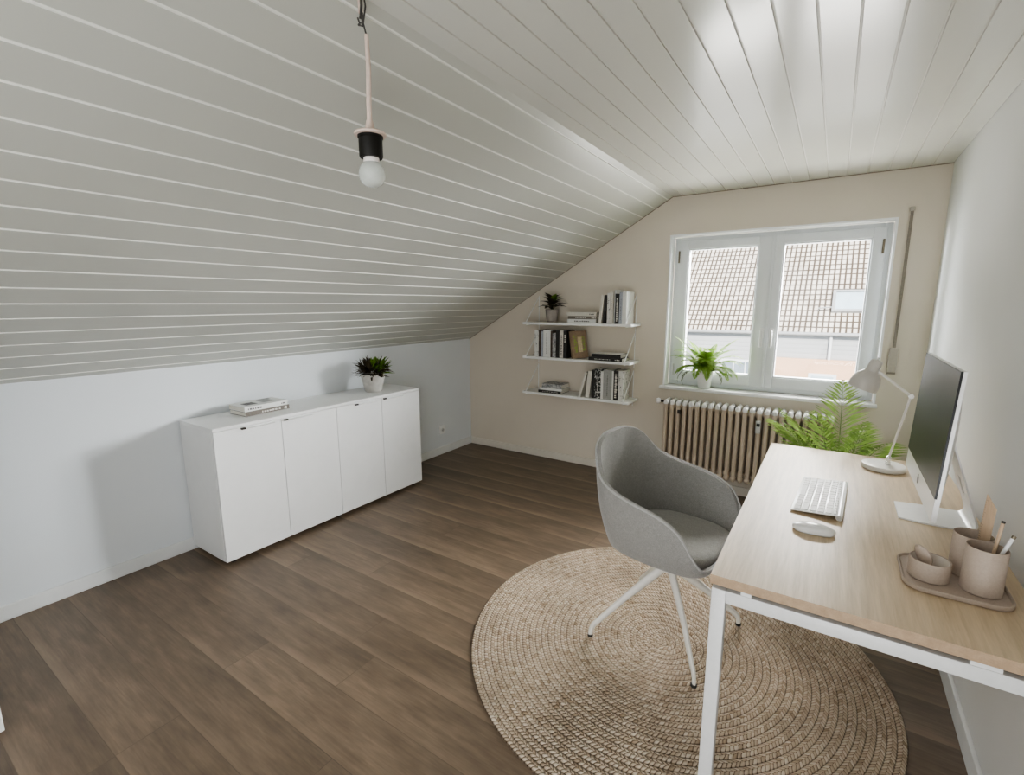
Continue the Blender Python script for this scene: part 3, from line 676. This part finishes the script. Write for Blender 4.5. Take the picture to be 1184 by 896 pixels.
# fern on the sill
c = (2.298, .022, WZ0+.001); pl = thing('potted_fern', 'bright green fern in a white pot on the window sill', 'plant', c)
pot(pl, M['white_pot'], c, .045, .058, .138)
mg, md = MB(), MB(); rnd = random.Random(11); random.seed(11)
top = (c[0], c[1], c[2]+.125)
for k in range(46):
    az = 2*PI*k*.618+rnd.uniform(-.2,.2)
    if .5 < az % (2*PI) < 2.64 and rnd.random() < .75: az = -az
    el = rnd.uniform(.55, 1.4); ln = rnd.uniform(.24, .33)*(1 if el > .75 else .9)
    if .3 < az % (2*PI) < 2.84: ln *= .55
    frond(mg, top, az, el, ln, rnd.uniform(1.2, 2.1), rnd.uniform(.040,.050), 38, .0044, rach=.0018, fold=.12, skip=.12, ang=72)
for az, el, ln, dr_ in ((-2.9,1.12,.37,.7),(-.30,1.12,.38,.75),(PI,.85,.31,1.2),(-.05,.85,.31,1.5),(-1.5,1.35,.24,1.2),(-3.0,1.3,.31,.7),(-.2,1.25,.31,.9),(-2.2,1.3,.30,.8),(-.9,1.3,.28,.8),(-.1,.7,.30,2.3),(-1.3,.8,.30,2.5),(-1.7,.8,.27,2.5)):
    frond(mg, top, az, el, ln, dr_, .052, 42, .0046, rach=.0018, fold=.12, skip=.10, ang=72)
for az, el, ln, dr_ in ((PI-.1,.6,.27,2.2),(-2.85,.5,.28,2.6),(-2.5,.5,.27,2.9),(-.5,.5,.22,2.6)): frond(md, top, az, el, ln, dr_, .024, 24, .004, rach=.0018, fold=.3, skip=.25)
mg.build('green_fronds', M['fern'], pl); md.build('withered_fronds', M['fern_dark'], pl)
# palm on the floor behind the desk
c = (3.195, -.66, 0); pl = thing('potted_palm', 'green palm standing on the floor between the desk and the radiator', 'plant', c)
pot(pl, M['white_pot'], c, .115, .145, .30, .01, .03)
rnd = random.Random(2); random.seed(2)
pf = [(-1.72,1.44,.80,.28,.20),(-1.15,1.20,.70,.8,.19),(-2.35,1.20,.74,.80,.19),(-2.5,1.34,.72,.80,.13),(-.40,1.12,.50,1.1,.12),(-2.75,1.36,.60,.8,.13),(.15,1.15,.44,1.2,.11),(-1.5,1.05,.58,1.0,.17),
      (-2.1,1.0,.58,1.1,.16),(-.9,.98,.58,1.1,.16),(2.6,1.2,.6,1.0,.13),(1.2,1.25,.55,.8,.12),(-2.4,1.22,.48,.9,.14),(-.35,.95,.40,1.2,.12),(-1.8,.85,.50,1.1,.15),(2.1,1.0,.45,1.0,.12),
      (-1.3,1.32,.66,.5,.17),(-2.05,1.34,.68,.5,.17),(-2.6,1.25,.46,.9,.12),(-1.0,.8,.5,1.0,.15),(-.1,1.0,.40,1.3,.11),(-2.3,1.2,.58,.9,.15)]
for az, el, ln, dr_, lw in pf:
    mb = MB(); b_ = (c[0]+.03*math.cos(az), c[1]+.03*math.sin(az), .275)
    frond(mb, b_, az, el, ln, dr_, lw*.92, 36, .0066, rach=.004, fold=.12, skip=.28, ang=56); mb.build('frond', M['palm'], pl)

# ------------------------------------------------------------------ rug
RC, RR, RW = (2.606, -1.961), .825, .0275
mb = MB(); seg = 288; NR = 30; prof = []
for i in range(NR):
    for q in range(5):
        f = q/5; prof.append(((i+f)*RW, .0085+.0050*math.sin(PI*f)**.6 if f > 0 else .0085))
prof[0] = (.001, .0085); prof.append((NR*RW, .007)); prof.append((NR*RW, .0))
mb.lathe(prof, (RC[0], RC[1], .0005), seg, cap=False)
rug = mb.build('rug', mat_rug(RR, RW), None, origin=(RC[0], RC[1], 0), smooth=80); tag(rug, 'round braided natural jute rug under the chair and desk', 'rug')
RZ = .0141

# ------------------------------------------------------------------ chair
TH = math.radians(-9)
ch = thing('armchair', 'grey upholstered bucket chair with white star base on the round rug', 'chair', (2.597, -1.890, RZ), (0, 0, TH))
half = [(.245,0,.462),(.241,.13,.462),(.228,.222,.470),(.204,.266,.520),(.150,.289,.612),(.070,.297,.658),(-.025,.298,.680),(-.120,.288,.702),(-.200,.258,.740),(-.262,.196,.828),(-.292,.102,.866),(-.298,0,.872)]
loop = [Vector(p) for p in half]+[Vector((x,-y,z)) for x, y, z in half[-2:0:-1]]
def catmull(loop, n):
    out = []; m = len(loop)
    for i in range(m):
        p0, p1, p2, p3 = loop[i-1], loop[i], loop[(i+1) % m], loop[(i+2) % m]
        for k in range(n):
            t_ = k/n; out.append(.5*((2*p1)+(p2-p0)*t_+(2*p0-5*p1+4*p2-p3)*t_*t_+(3*p1-p0-3*p2+p3)*t_**3))
    return out
rim = catmull(loop, 5); nr = len(rim)
mb = MB(); rings = []; PZ = .425
for v in (0, .12, .28, .45, .62, .78, .90, .97, 1.0):
    rings.append([Vector((p.x*(1-.16*v**2.4)+.010*v, p.y*(1-.20*v**2.4), p.z+(PZ-p.z)*v)) for p in rim])
for k, (s, zz) in enumerate(((.90, .4205), (.72, .410), (.45, .402), (.2, .400))):
    rings.append([Vector(((p.x*.84+.010)*s, p.y*.80*s, zz)) for p in rim])
vs = [q for r_ in rings for q in r_]+[Vector((.01,0,.3995))]; fs = []
for i in range(len(rings)-1):
    for k in range(nr): fs.append((i*nr+k, i*nr+(k+1) % nr, (i+1)*nr+(k+1) % nr, (i+1)*nr+k))
b0 = (len(rings)-1)*nr
for k in range(nr): fs.append((b0+k, b0+(k+1) % nr, len(vs)-1))
mb.add(vs, fs); shl = mb.build('shell', M['fabric'], ch, local=True, smooth=80)
# thickness goes inwards, edge softened
md_ = shl.modifiers.new('thickness', 'SOLIDIFY'); md_.thickness = .020; md_.offset = -1; md_.use_even_offset = False
bv = shl.modifiers.new('round_edge', 'BEVEL'); bv.width = .006; bv.segments = 3; bv.limit_method = 'ANGLE'; bv.angle_limit = math.radians(50)
pp = MB(); q = [p*1.0+Vector((0,0,.001)) for p in rim]; q = q+[q[0]]
pp.tube(q, .0042, 6, False).build('piping', M['piping'], shl, local=True, smooth=80)
cu = MB(); prof = [(.90,.0),(.985,.010),(1.0,.024),(.985,.038),(.93,.047),(.80,.051),(.5,.053),(.2,.053),(.01,.053)]
vs = []; fs = []; n = 56
for s, zz in prof:
    for k in range(n):
        a = 2*PI*k/n; ca_, sa = math.cos(a), math.sin(a); e = .62
        x = .004+.222*s*math.copysign(abs(ca_)**e, ca_); y = .222*s*math.copysign(abs(sa)**e, sa)
        if x < -.05: y *= 1-.35*((-.05-x)/.17)**2
        vs.append((x, y, .428+zz+(.004*(x+.1))))
for i in range(len(prof)-1):
    for k in range(n): fs.append((i*n+k, i*n+(k+1) % n, (i+1)*n+(k+1) % n, (i+1)*n+k))
fs.append(tuple(range(n-1,-1,-1))); fs.append(tuple((len(prof)-1)*n+k for k in range(n)))
cu.add(vs, fs).build('seat_cushion', M['fabric_seat'], ch, local=True, smooth=60)
MB().lathe([(.030,.292),(.036,.300),(.036,.330),(.026,.350),(.024,.398),(.075,.400),(.075,.404)], (0,0,0), 24).build('column', M['chair_leg'], ch, local=True, smooth=40)
for k, (a, R_) in enumerate(((39.5,.34), (-55,.316), (219.5,.34), (128,.335))):
    a = math.radians(a)-TH; ux, uy = math.cos(a), math.sin(a)
    lg = MB(); path = [(.015,.318),(.10,.249),(.20,.168),(R_-.030,.072),(R_-.010,.054),(R_-.001,.036),(R_+.002,.008)]
    lg.tube([(ux*r_, uy*r_, zz) for r_, zz in path], [.023,.019,.015,.0125,.0120,.0105,.0095], 10, True, .72)
    lo = lg.build('leg', M['chair_leg'], ch, local=True, smooth=60)
    MB().lathe([(.011,0),(.012,.003),(.011,.011)], (ux*(R_+.002), uy*(R_+.002), 0), 14).build('glide', M['dark'], lo, local=True)

# ------------------------------------------------------------------ desk
DX0, DX1, DY0, DY1, DZ = 2.885, 3.556, -2.598, -1.132, .740
dk = thing('desk', 'oak-topped desk with white steel frame along the right wall', 'desk', (3.22, -1.87, 0))
tp = MB(); th_ = .026
tp.slot(0).add([(DX0,DY0,DZ),(DX1,DY0,DZ),(DX1,DY1,DZ),(DX0,DY1,DZ)], [(0,1,2,3)])
tp.slot(1).add([(DX0,DY0,DZ),(DX1,DY0,DZ),(DX1,DY1,DZ),(DX0,DY1,DZ),(DX0,DY0,DZ-th_),(DX1,DY0,DZ-th_),(DX1,DY1,DZ-th_),(DX0,DY1,DZ-th_)], [(0,1,5,4),(1,2,6,5),(2,3,7,6),(3,0,4,7),(7,6,5,4)])
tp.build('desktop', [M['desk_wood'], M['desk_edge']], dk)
ft = DZ-th_-.012; q = .036
fm = MB()
for y0 in (DY0+.004, DY1-.004-q): fm.rbox(DX0+.004+q, DX1-.004-q, y0+.0005, y0+q-.0005, ft-q, ft-.001, .002)
for x0 in (DX0+.05, DX1-.05-q): fm.rbox(x0, x0+q, DY0+.004+q, DY1-.004-q, ft-q+.001, ft-.002, .002)
for y0 in (DY0+.004, DY1-.004-q):
    for x0, x1 in ((DX0+.075, DX0+.10), (DX1-.155, DX1-.105)): fm.box(x0, x1, y0+.002, y0+q, ft-.001, DZ-th_)
fm.build('frame', M['desk_steel'], dk, smooth=40)
for x0 in (DX0+.004, DX1-.004-q):
    for y0 in (DY0+.004, DY1-.004-q):
        on = math.hypot(x0+q/2-RC[0], y0+q/2-RC[1]) < RR+.02
        lo = MB().rbox(x0, x0+q, y0, y0+q, RZ+.004 if on else .004, ft-.001, .003).build('leg', M['desk_steel'], dk, smooth=40)
        zb = RZ+.0005 if on else 0
        MB().rbox(x0+.004, x0+q-.004, y0+.004, y0+q-.004, zb, zb+.006, .001).build('foot_pad', M['dark'], lo)
EPS = .0004

# ------------------------------------------------------------------ keyboard and mouse
kb = thing('keyboard', 'slim white wireless keyboard lying on the desk', 'keyboard', (3.115, -1.84, DZ), (0, 0, math.radians(-3)))
KX, KY = .150, .385     # depth (x) and length (y); x+ is the raised rear edge
tilt = Matrix.Rotation(math.radians(-4.6), 4, 'Y')
tm = Matrix.Translation((-KX/2, 0, .003)) @ tilt
MB().rbox(0, KX, -KY/2, KY/2, 0, .005, .002, 2, tm).build('case', M['alu_white'], kb, local=True, smooth=40)
bt_ = MB().tube([(KX/2-.010, -KY/2, .0105), (KX/2-.010, KY/2, .0105)], .0098, 16).build('battery_tube', M['alu_white'], kb, local=True, smooth=40)
MB().tube([(KX/2-.010, -KY/2-.0006, .0105), (KX/2-.010, -KY/2+.001, .0105)], .0075, 16).build('end_cap', M['grey_plastic'], bt_, local=True, smooth=40)
rows = [(.010,.021),(.033,.021),(.056,.021),(.079,.021),(.102,.021),(.1245,.011)]
key_mesh = {}
for ri, (x0, dx) in enumerate(rows):
    n_ = (10, 12, 13, 14, 14, 14)[ri]; y = -KY/2+.006; avail = KY-.012
    u = avail/15; ws_ = [u]*15
    if ri == 0: ws_ = [u,u,u,u*1.25,u*5,u*1.25,u,u*1.25,u*1.25,u*1.25]
    elif ri == 1: ws_ = [u*2]+[u]*10+[u*3]
    elif ri == 2: ws_ = [u*1.9]+[u]*11+[u*2.1]
    elif ri == 3: ws_ = [u*1.6]+[u]*12+[u*1.4]
    elif ri == 4: ws_ = [u]*13+[u*2]
    else: ws_ = [avail/14]*14
    sc_ = avail/sum(ws_)
    for wk in ws_[::-1]:
        wk *= sc_; kk = (round(wk, 4), dx)
        if kk not in key_mesh:
            ko = MB().rbox(0, dx-.003, 0, wk-.003, 0, .0032, .0011, 1).build('key', M['key'], kb, local=True); key_mesh[kk] = ko.data
        else:
            ko = bpy.data.objects.new('key', key_mesh[kk]); COL.objects.link(ko); ko.parent = kb
        ko.matrix_local = tm @ Matrix.Translation((x0, y+.0015, .0045)); y += wk
ms = thing('mouse', 'glossy white wireless mouse in front of the keyboard', 'mouse', (3.103, -2.168, DZ), (0, 0, math.radians(2)))
mb = MB(); vs = []; fs = []; nu, nv = 24, 12
def mouse_pt(u, v, lift):
    x = -.058+.116*u; wv = .030*(1-abs(2*u-1)**3.2)**.5; h_ = .004+.019*math.sin(PI*min(1, max(0, .10+u*.80)))**.9
    a = PI*(v-.5); return (x, wv*math.sin(a), lift+h_*max(0, math.cos(a))**.6)
for i in range(nu+1):
    for j in range(nv+1): vs.append(mouse_pt(min(.999, max(.001, i/nu)), j/nv, .005))
for i in range(nu):
    for j in range(nv): a = i*(nv+1)+j; fs.append((a, a+1, a+nv+2, a+nv+1))
mb.add(vs, fs).build('top_shell', M['mouse'], ms, local=True, smooth=80)
pl_ = [(-.055+.110*i/20, .028*(1-abs(2*i/20-1)**3.2)**.5*.9) for i in range(1, 20)]
MB().prism([(x, -y) for x, y in pl_]+[(x, y) for x, y in pl_[::-1]], .0005, .0055).build('base_plate', M['alu'], ms, local=True)

# ------------------------------------------------------------------ all-in-one computer
im = thing('computer', 'silver all-in-one desktop computer with black screen on the desk', 'computer', (3.43, -1.82, DZ))
PYC, PW, PH, PB = -1.822, .611, .438, .829
tl = Matrix.Translation((3.380, PYC, PB)) @ Matrix.Rotation(math.radians(2.2), 4, 'Y')
bd = MB(); vs = []; fs = []; ny, nz = 22, 16
for i in range(ny+1):
    for j in range(nz+1):
        y = -PW/2+PW*i/ny; zz = PH*j/nz; f = (1-abs(2*i/ny-1)**2.6)*(1-abs(2*j/nz-1)**2.6)
        vs.append((.012+.038*f, y, zz))
for i in range(ny):
    for j in range(nz): a = i*(nz+1)+j; fs.append((a, a+1, a+nz+2, a+nz+1))
bd.add(vs, fs, tl); bd.add([(0,-PW/2,0),(0,PW/2,0),(0,PW/2,PH),(0,-PW/2,PH),(.012,-PW/2,0),(.012,PW/2,0),(.012,PW/2,PH),(.012,-PW/2,PH)], [(0,1,2,3),(0,4,5,1),(1,5,6,2),(2,6,7,3),(3,7,4,0)], tl)
bd.build('body', M['alu_white'], im, smooth=50)
CHN = .070
sc_ = MB().box(-.0022, -.0004, -PW/2+.001, PW/2-.001, CHN, PH-.001, tl).build('screen', M['screen'], im)
MB().box(-.0020, .0035, -PW/2-.0006, -PW/2+.001, CHN, PH, tl).build('screen_edge', M['bezel'], sc_)
# chin emblem: a bitten apple with a leaf
ap = []; n = 40
for k in range(n):
    a = 2*PI*k/n; r_ = .0125*(1-.10*math.cos(2*a)+(-.16*max(0, math.sin(a))**12)+(-.08*max(0, -math.sin(a))**14)); x, y = r_*math.cos(a), r_*math.sin(a)
    dx, dy = x-.0155, y-.001; dd = math.hypot(dx, dy)
    if dd < .0062: x, y = .0155+dx/dd*.0062, .001+dy/dd*.0062
    ap.append((x, y))
em = Matrix.Translation((-.0006, 0, CHN/2-.002)) @ Matrix(((0,0,-1,0),(-1,0,0,0),(0,1,0,0),(0,0,0,1)))
lm = MB().prism(ap, 0, .0006, em); lf = [(.001+.006*i/8*.7, .0135+.0060*i/8+.0018*math.sin(PI*i/8)) for i in range(9)]+[(.001+.006*i/8*.7, .0135+.0060*i/8-.0018*math.sin(PI*i/8)) for i in range(7,0,-1)]
lm.prism(lf, 0, .0006, em)
for i in range(len(lm.v)): lm.v[i] = tuple(tl @ Vector(lm.v[i]))
lm.build('emblem', M['bezel'], im)
# stand: foot plate bending up into the leaning neck with a cable hole
path = [(3.336,.003),(3.40,.003),(3.46,.003),(3.505,.0035)]
cxz = (3.505, .0235); 
for k in range(1, 8): a = -PI/2+math.radians(108)*k/7; path.append((cxz[0]+.020*math.cos(a), cxz[1]+.020*math.sin(a)))
e0 = path[-1]
path += [(e0[0]-.020, e0[1]+.062), (e0[0]-.040, e0[1]+.124), (e0[0]-.058, e0[1]+.180), (e0[0]-.078, e0[1]+.240)]
sm = MB(); hw_ = [.090]*(len(path)-3)+[.088,.084,.080]; vs = []; fs = []; tk = .0052
def quadstrip(y_a, y_b, sub):
    o = []
    for i, (px, pz) in enumerate(path):
        nx_, nz_ = path[min(i+1, len(path)-1)][0]-path[max(i-1,0)][0], path[min(i+1, len(path)-1)][1]-path[max(i-1,0)][1]
        l_ = math.hypot(nx_, nz_); ox, oz = -nz_/l_*tk/2, nx_/l_*tk/2
        ya, yb = y_a(i), y_b(i)
        o.append([(px-ox, PYC+.003+ya, DZ+pz-oz), (px-ox, PYC+.003+yb, DZ+pz-oz), (px+ox, PYC+.003+yb, DZ+pz+oz), (px+ox, PYC+.003+ya, DZ+pz+oz)])
    for i in range(len(o)-1):
        if not sub(i): continue
        sm.add(o[i]+o[i+1], [(0,1,5,4),(1,2,6,5),(2,3,7,6),(3,0,4,7),(0,3,2,1),(4,5,6,7)])
n_p = len(path); hole = n_p-4
def corner(i): return hw_[i]-(.012 if i == 0 else 0)
quadstrip(lambda i: -corner(i), lambda i: corner(i), lambda i: i != hole)
quadstrip(lambda i: -corner(i), lambda i: -.022, lambda i: i == hole); quadstrip(lambda i: .022, lambda i: corner(i), lambda i: i == hole)
sm.build('stand', M['alu_white'], im, smooth=40)

# ------------------------------------------------------------------ desk lamp
dl = thing('desk_lamp', 'white jointed desk lamp at the far end of the desk', 'desk lamp', (3.332, -1.312, DZ))
LB = (3.332, -1.312)
MB().lathe([(.070,0),(.078,.002),(.080,.007),(.080,.016),(.077,.0205),(.070,.0215),(.02,.022)], (LB[0], LB[1], DZ), 48).build('base', M['lamp_white'], dl, smooth=35)
J0 = Vector((3.346, -1.312, DZ+.050)); J1 = Vector((3.391, -1.312, 1.067)); J2 = Vector((3.268, -1.312, 1.165))
MB().lathe([(.010,.020),(.010,.034),(.007,.036),(.007,.050)], (J0.x, J0.y, DZ), 16).lathe([(.002,-.011),(.009,-.007),(.0115,0),(.009,.007),(.002,.011)], J0, 16).build('base_joint', M['chrome'], dl, smooth=40)
for dy in (-.006, .006): MB().tube([J0+Vector((0,dy,0)), J1+Vector((0,dy,0))], .0036, 8).build('lower_arm', M['lamp_white'], dl, smooth=60)
MB().tube([J1+Vector((0,-.016,0)), J1+Vector((0,.016,0))], .0095, 14).build('elbow_joint', M['chrome'], dl, smooth=40)
MB().tube([J1, J2], .0055, 10).build('upper_arm', M['lamp_white'], dl, smooth=60)
ax = Vector((.045, 0, .13)).normalized(); cen = Vector((3.222, -1.312, 1.085))
rot = Vector((0,0,1)).rotation_difference(ax).to_matrix().to_4x4(); hm_ = Matrix.Translation(cen) @ rot
hd = MB().lathe([(.0545,.0),(.0555,.003),(.0555,.020),(.0520,.042),(.0440,.062),(.0330,.075),(.0265,.080),(.0240,.086),(.0225,.122),(.0200,.130),(.0120,.133),(.001,.1335)], (0,0,0), 40, hm_, cap=False)
hdo = hd.build('shade', M['lamp_shade'], dl, smooth=45)
MB().lathe([(.0545,.0),(.0535,.004),(.0530,.020),(.0495,.041),(.0415,.060),(.030,.072),(.002,.076)], (0,0,0), 40, hm_, cap=False).build('shade_inside', M['lamp_rim'], hdo, smooth=60)
MB().lathe([(.001,.012),(.012,.016),(.020,.030),(.021,.040),(.012,.058),(.010,.074)], (0,0,0), 20, hm_).build('bulb', M['bulb_neck'], hdo, smooth=60)
MB().tube([hm_ @ Vector((.018,0,.105)), J2+Vector((.004,0,0))], .0075, 10).tube([hm_ @ Vector((0,0,.130)), hm_ @ Vector((0,0,.143))], .004, 8).build('shade_joint', M['chrome'], hdo, smooth=40)

# ------------------------------------------------------------------ desk organiser
def rrect(x0, x1, y0, y1, r, n=8):
    o = []
    for cx, cy, a0 in ((x1-r,y1-r,0),(x0+r,y1-r,90),(x0+r,y0+r,180),(x1-r,y0+r,270)):
        for k in range(n+1): a = math.radians(a0+90*k/n); o.append((cx+r*math.cos(a), cy+r*math.sin(a)))
    return o
ty = MB(); vs = []; fs = []; TX0, TX1, TY0, TY1 = 3.304, 3.515, -2.400, -2.196
lv = [(-.006,0),(-.001,.002),(0,.006),(0,.0125),(-.0012,.0140),(-.003,.0140),(-.0045,.0125),(-.006,.0085)]
for off, zz in lv: vs += [(x, y, DZ+zz) for x, y in rrect(TX0-off, TX1+off, TY0-off, TY1+off, .045+off)]
n = len(vs)//len(lv)
for i in range(len(lv)-1):
    for k in range(n): fs.append((i*n+k, i*n+(k+1) % n, (i+1)*n+(k+1) % n, (i+1)*n+k))
fs.append(tuple(range(n-1,-1,-1))); fs.append(tuple((len(lv)-1)*n+k for k in range(n)))
tr_ = ty.add(vs, fs).build('tray', M['clay'], None, origin=(3.41, -2.30, DZ), smooth=40); tag(tr_, 'taupe ceramic tray with rounded ends near the desk corner', 'tray')
TZ = DZ+.0088
def vessel(name, label, cat, cx, cy, r, h, wall, group=None):
    v = thing(name, label, cat, (cx, cy, TZ), group=group)
    MB().lathe([(r-.003,0),(r,.003),(r,h-.002),(r-wall*.3,h),(r-wall*.8,h),(r-wall,h-.002),(r-wall,.008)], (cx, cy, TZ), 44).build('outer_wall', M['clay'], v, smooth=40)
    return v
bw_ = vessel('bowl', 'low round taupe pot with a scoop on the left of the tray', 'bowl', 3.360, -2.318, .0425, .051, .003)
MB().lathe([(.0385,.048),(.0390,.0495),(.0375,.040),(.032,.012),(.001,.010)], (3.360,-2.318,TZ), 40, cap=False).build('glazed_inside', M['clay_in'], bw_, smooth=60)
vessel('pen_cup', 'tall taupe cup holding a pencil and white pen at the tray front', 'cup', 3.458, -2.328, .0395, .117, .003, 'taupe pen cups on the tray')
vessel('pen_cup', 'tall taupe cup holding a ruler, behind the front cup', 'cup', 3.448, -2.244, .0395, .112, .003, 'taupe pen cups on the tray')
# scoop leaning in the bowl
sc0 = MB(); vs = []; fs = []; nu, nv = 10, 8
d = Vector((-.30, .05, .95)).normalized(); side = Vector((.78,-.62,0)).normalized(); nrm = side.cross(d)
b0_ = Vector((3.354,-2.312,TZ+.030))
for i in range(nu+1):
    f = i/nu; w_ = .0205*(1-max(0, (f-.45)/.55)**2.4*.999)**.5*(.75+.25*min(1, f*3))
    for j in range(nv+1):
        g_ = 2*j/nv-1; vs.append(b0_+d*.052*f+side*w_*g_+nrm*(.006*(1-g_*g_)))
for i in range(nu):
    for j in range(nv): a = i*(nv+1)+j; fs.append((a, a+1, a+nv+2, a+nv+1))
so_ = sc0.add(vs, fs).build('scoop', M['clay'], None, origin=b0_, smooth=60); tag(so_, 'small rounded taupe scoop leaning inside the low pot', 'scoop')
sm_ = so_.modifiers.new('thickness', 'SOLIDIFY'); sm_.thickness = .004
def stick(pts_a, pts_b, r, seg=6): return MB().tube([pts_a, pts_b], r, seg)
# ruler in the rear cup
ru = thing('ruler', 'flat wooden ruler standing in the rear taupe cup', 'ruler', (3.466, -2.240, TZ+.02))
rm = Matrix.Translation((3.466, -2.240, TZ+.010)) @ Euler((math.radians(3), math.radians(6), math.radians(-62))).to_matrix().to_4x4()
MB().add([(-.016,-.001,0),(.016,-.001,0),(.016,-.001,.190),(-.016,-.001,.215),(-.016,.001,0),(.016,.001,0),(.016,.001,.190),(-.016,.001,.215)], [(0,1,2,3),(7,6,5,4),(0,4,5,1),(1,5,6,2),(2,6,7,3),(3,7,4,0)], rm).build('blade', M['wood_light'], ru)
tk_ = MB()
for k in range(26): tk_.box(-.0158, -.0158+(.007 if k % 5 == 0 else .004), -.0014, -.0009, .03+k*.0068, .0306+k*.0068, rm)
tk_.build('graduation_marks', M['ink'], ru)
pc = thing('pencil', 'natural wood pencil with dark tip standing in the front cup', 'pencil', (3.466, -2.326, TZ+.01))
MB().tube([(3.462,-2.330,TZ+.010),(3.480,-2.314,TZ+.178)], .0038, 6).build('shaft', M['wood_light'], pc)
MB().tube([(3.480,-2.314,TZ+.178),(3.4805,-2.3136,TZ+.183)], .0040, 8).build('dark_end', M['dark'], pc)
pn = thing('pen', 'slim white pen leaning right out of the front cup', 'pen', (3.466, -2.330, TZ+.01))
MB().tube([(3.452,-2.336,TZ+.010),(3.497,-2.330,TZ+.150)], .0040, 10).build('barrel', M['white'], pn, smooth=60)
MB().tube([(3.497,-2.330,TZ+.150),(3.499,-2.3297,TZ+.156)], .0042, 10).build('pen_end', M['brass'], pn, smooth=60)

# ------------------------------------------------------------------ hanging bulb
BX, BY = 2.008, -2.92
hl = thing('pendant_bulb', 'bare frosted bulb in a black holder hanging from the ceiling', 'lamp', (BX, BY, H))
MB().tube([(BX+.004,BY,2.142),(BX+.006,BY,2.06),(BX+.001,BY,1.98),(BX,BY,1.925)], [.0055,.0068,.0072,.0075], 10).tube([(BX,BY,1.935),(BX,BY,1.908)], [.009,.014], 14).build('cord', M['cord'], hl, smooth=60)
hk = MB(); 
hk.tube([(BX-.012,BY,H-.001),(BX-.010,BY,2.215),(BX-.016,BY,2.185)], .0035, 6).tube([(BX+.000,BY,H-.001),(BX+.002,BY+.003,2.21),(BX-.006,BY,2.172),(BX-.020,BY,2.176),(BX-.026,BY,2.190)], .0022, 6)
hk.tube([(BX-.006,BY,2.172),(BX+.004,BY,2.140)], .0022, 6).tube([(BX-.012,BY+.003,2.20),(BX-.008,BY,2.165),(BX-.022,BY-.002,2.172)], .003, 6)
hk.build('hook_wire', M['wire'], hl, smooth=60)
MB().tube([(BX-.020,BY+.004,H-.001),(BX-.018,BY+.004,2.20)], .006, 8).build('wire_sleeve', M['cord'], hl, smooth=60)
MB().lathe([(.012,.006),(.040,.003),(.043,0),(.042,-.004),(.030,-.006)], (BX,BY,1.902), 36).build('canopy_disc', M['cord'], hl, smooth=40)
MB().lathe([(.0335,0),(.0335,-.006),(.0315,-.008),(.0315,-.052),(.0295,-.056)], (BX,BY,1.897), 32).build('lamp_holder', M['socket'], hl, smooth=35)
bb = MB().lathe([(.0205,0),(.0215,-.012),(.0220,-.016)], (BX,BY,1.842), 28).build('bulb_neck', M['bulb_neck'], hl, smooth=60)
MB().lathe([(.0220,0),(.0272,-.006),(.0332,-.017),(.0356,-.030),(.0336,-.043),(.0268,-.0545),(.0155,-.0615),(.001,-.064)], (BX,BY,1.829), 36, cap=False).build('bulb_globe', M['bulb'], hl, smooth=80)

# ------------------------------------------------------------------ light
wd = bpy.data.worlds.new('sky'); scene.world = wd; wd.use_nodes = True
bg = wd.node_tree.nodes['Background']; bg.inputs[0].default_value = (.78,.88,1,1); bg.inputs[1].default_value = 2.0
def area(name, loc, target, sx_, sy_, watts, col):
    l = bpy.data.lights.new(name, 'AREA'); l.shape = 'RECTANGLE'; l.size = sx_; l.size_y = sy_; l.energy = watts; l.color = col
    o = bpy.data.objects.new(name, l); COL.objects.link(o); o.location = loc
    o.rotation_euler = (Vector(target)-Vector(loc)).to_track_quat('-Z', 'Z').to_euler(); return o
sun = bpy.data.lights.new('sun', 'SUN'); sun.energy = 9.0; sun.angle = .02; sun.color = (1,.96,.88)
so2 = bpy.data.objects.new('sun', sun); COL.objects.link(so2); so2.rotation_euler = Vector((-.35,.9,-.6)).to_track_quat('-Z','Z').to_euler()
area('window_sky_lamp', (2.9, 2.2, 3.3), (2.2, -1.6, .7), 3.6, 1.8, 900, (1,.985,.95))  # unseen lamp above the window, standing in for sky light
area('added_right_lamp', (4.9, 2.4, 1.95), (.3, -2.6, .6), 1.2, 1.5, 700, (.95,.975,1))  # unseen lamp outside to the right, added to reach the left wall
area('ground_bounce_lamp', (2.7, 2.3, -.7), (2.6, -1.6, 2.2), 3.0, 1.6, 380, (1,.98,.94))  # unseen lamp below the sill, standing in for light off the ground
area('added_side_lamp', (-.4, 1.1, 1.8), (3.5, -.5, 1.5), 1.0, 1.2, 520, (.90,.96,1))  # unseen lamp outside to the left, added to brighten the right wall
area('low_fill', (3.25, YF+.06, .35), (3.3, -1.5, .05), .7, .5, 13, (.95,.97,1))
area('front_fill', (1.9, YF+.06, 1.45), (.6, -1.2, .9), 2.6, 1.5, 30, (.96,.98,1))
scene.view_settings.view_transform = 'AgX'; scene.view_settings.look = 'AgX - Medium High Contrast'
scene.view_settings.exposure = 0.36
scene.cycles.use_denoising = True
scene.cycles.max_bounces = 12; scene.cycles.diffuse_bounces = 6; scene.cycles.transparent_max_bounces = 16
scene.cycles.sample_clamp_indirect = 8
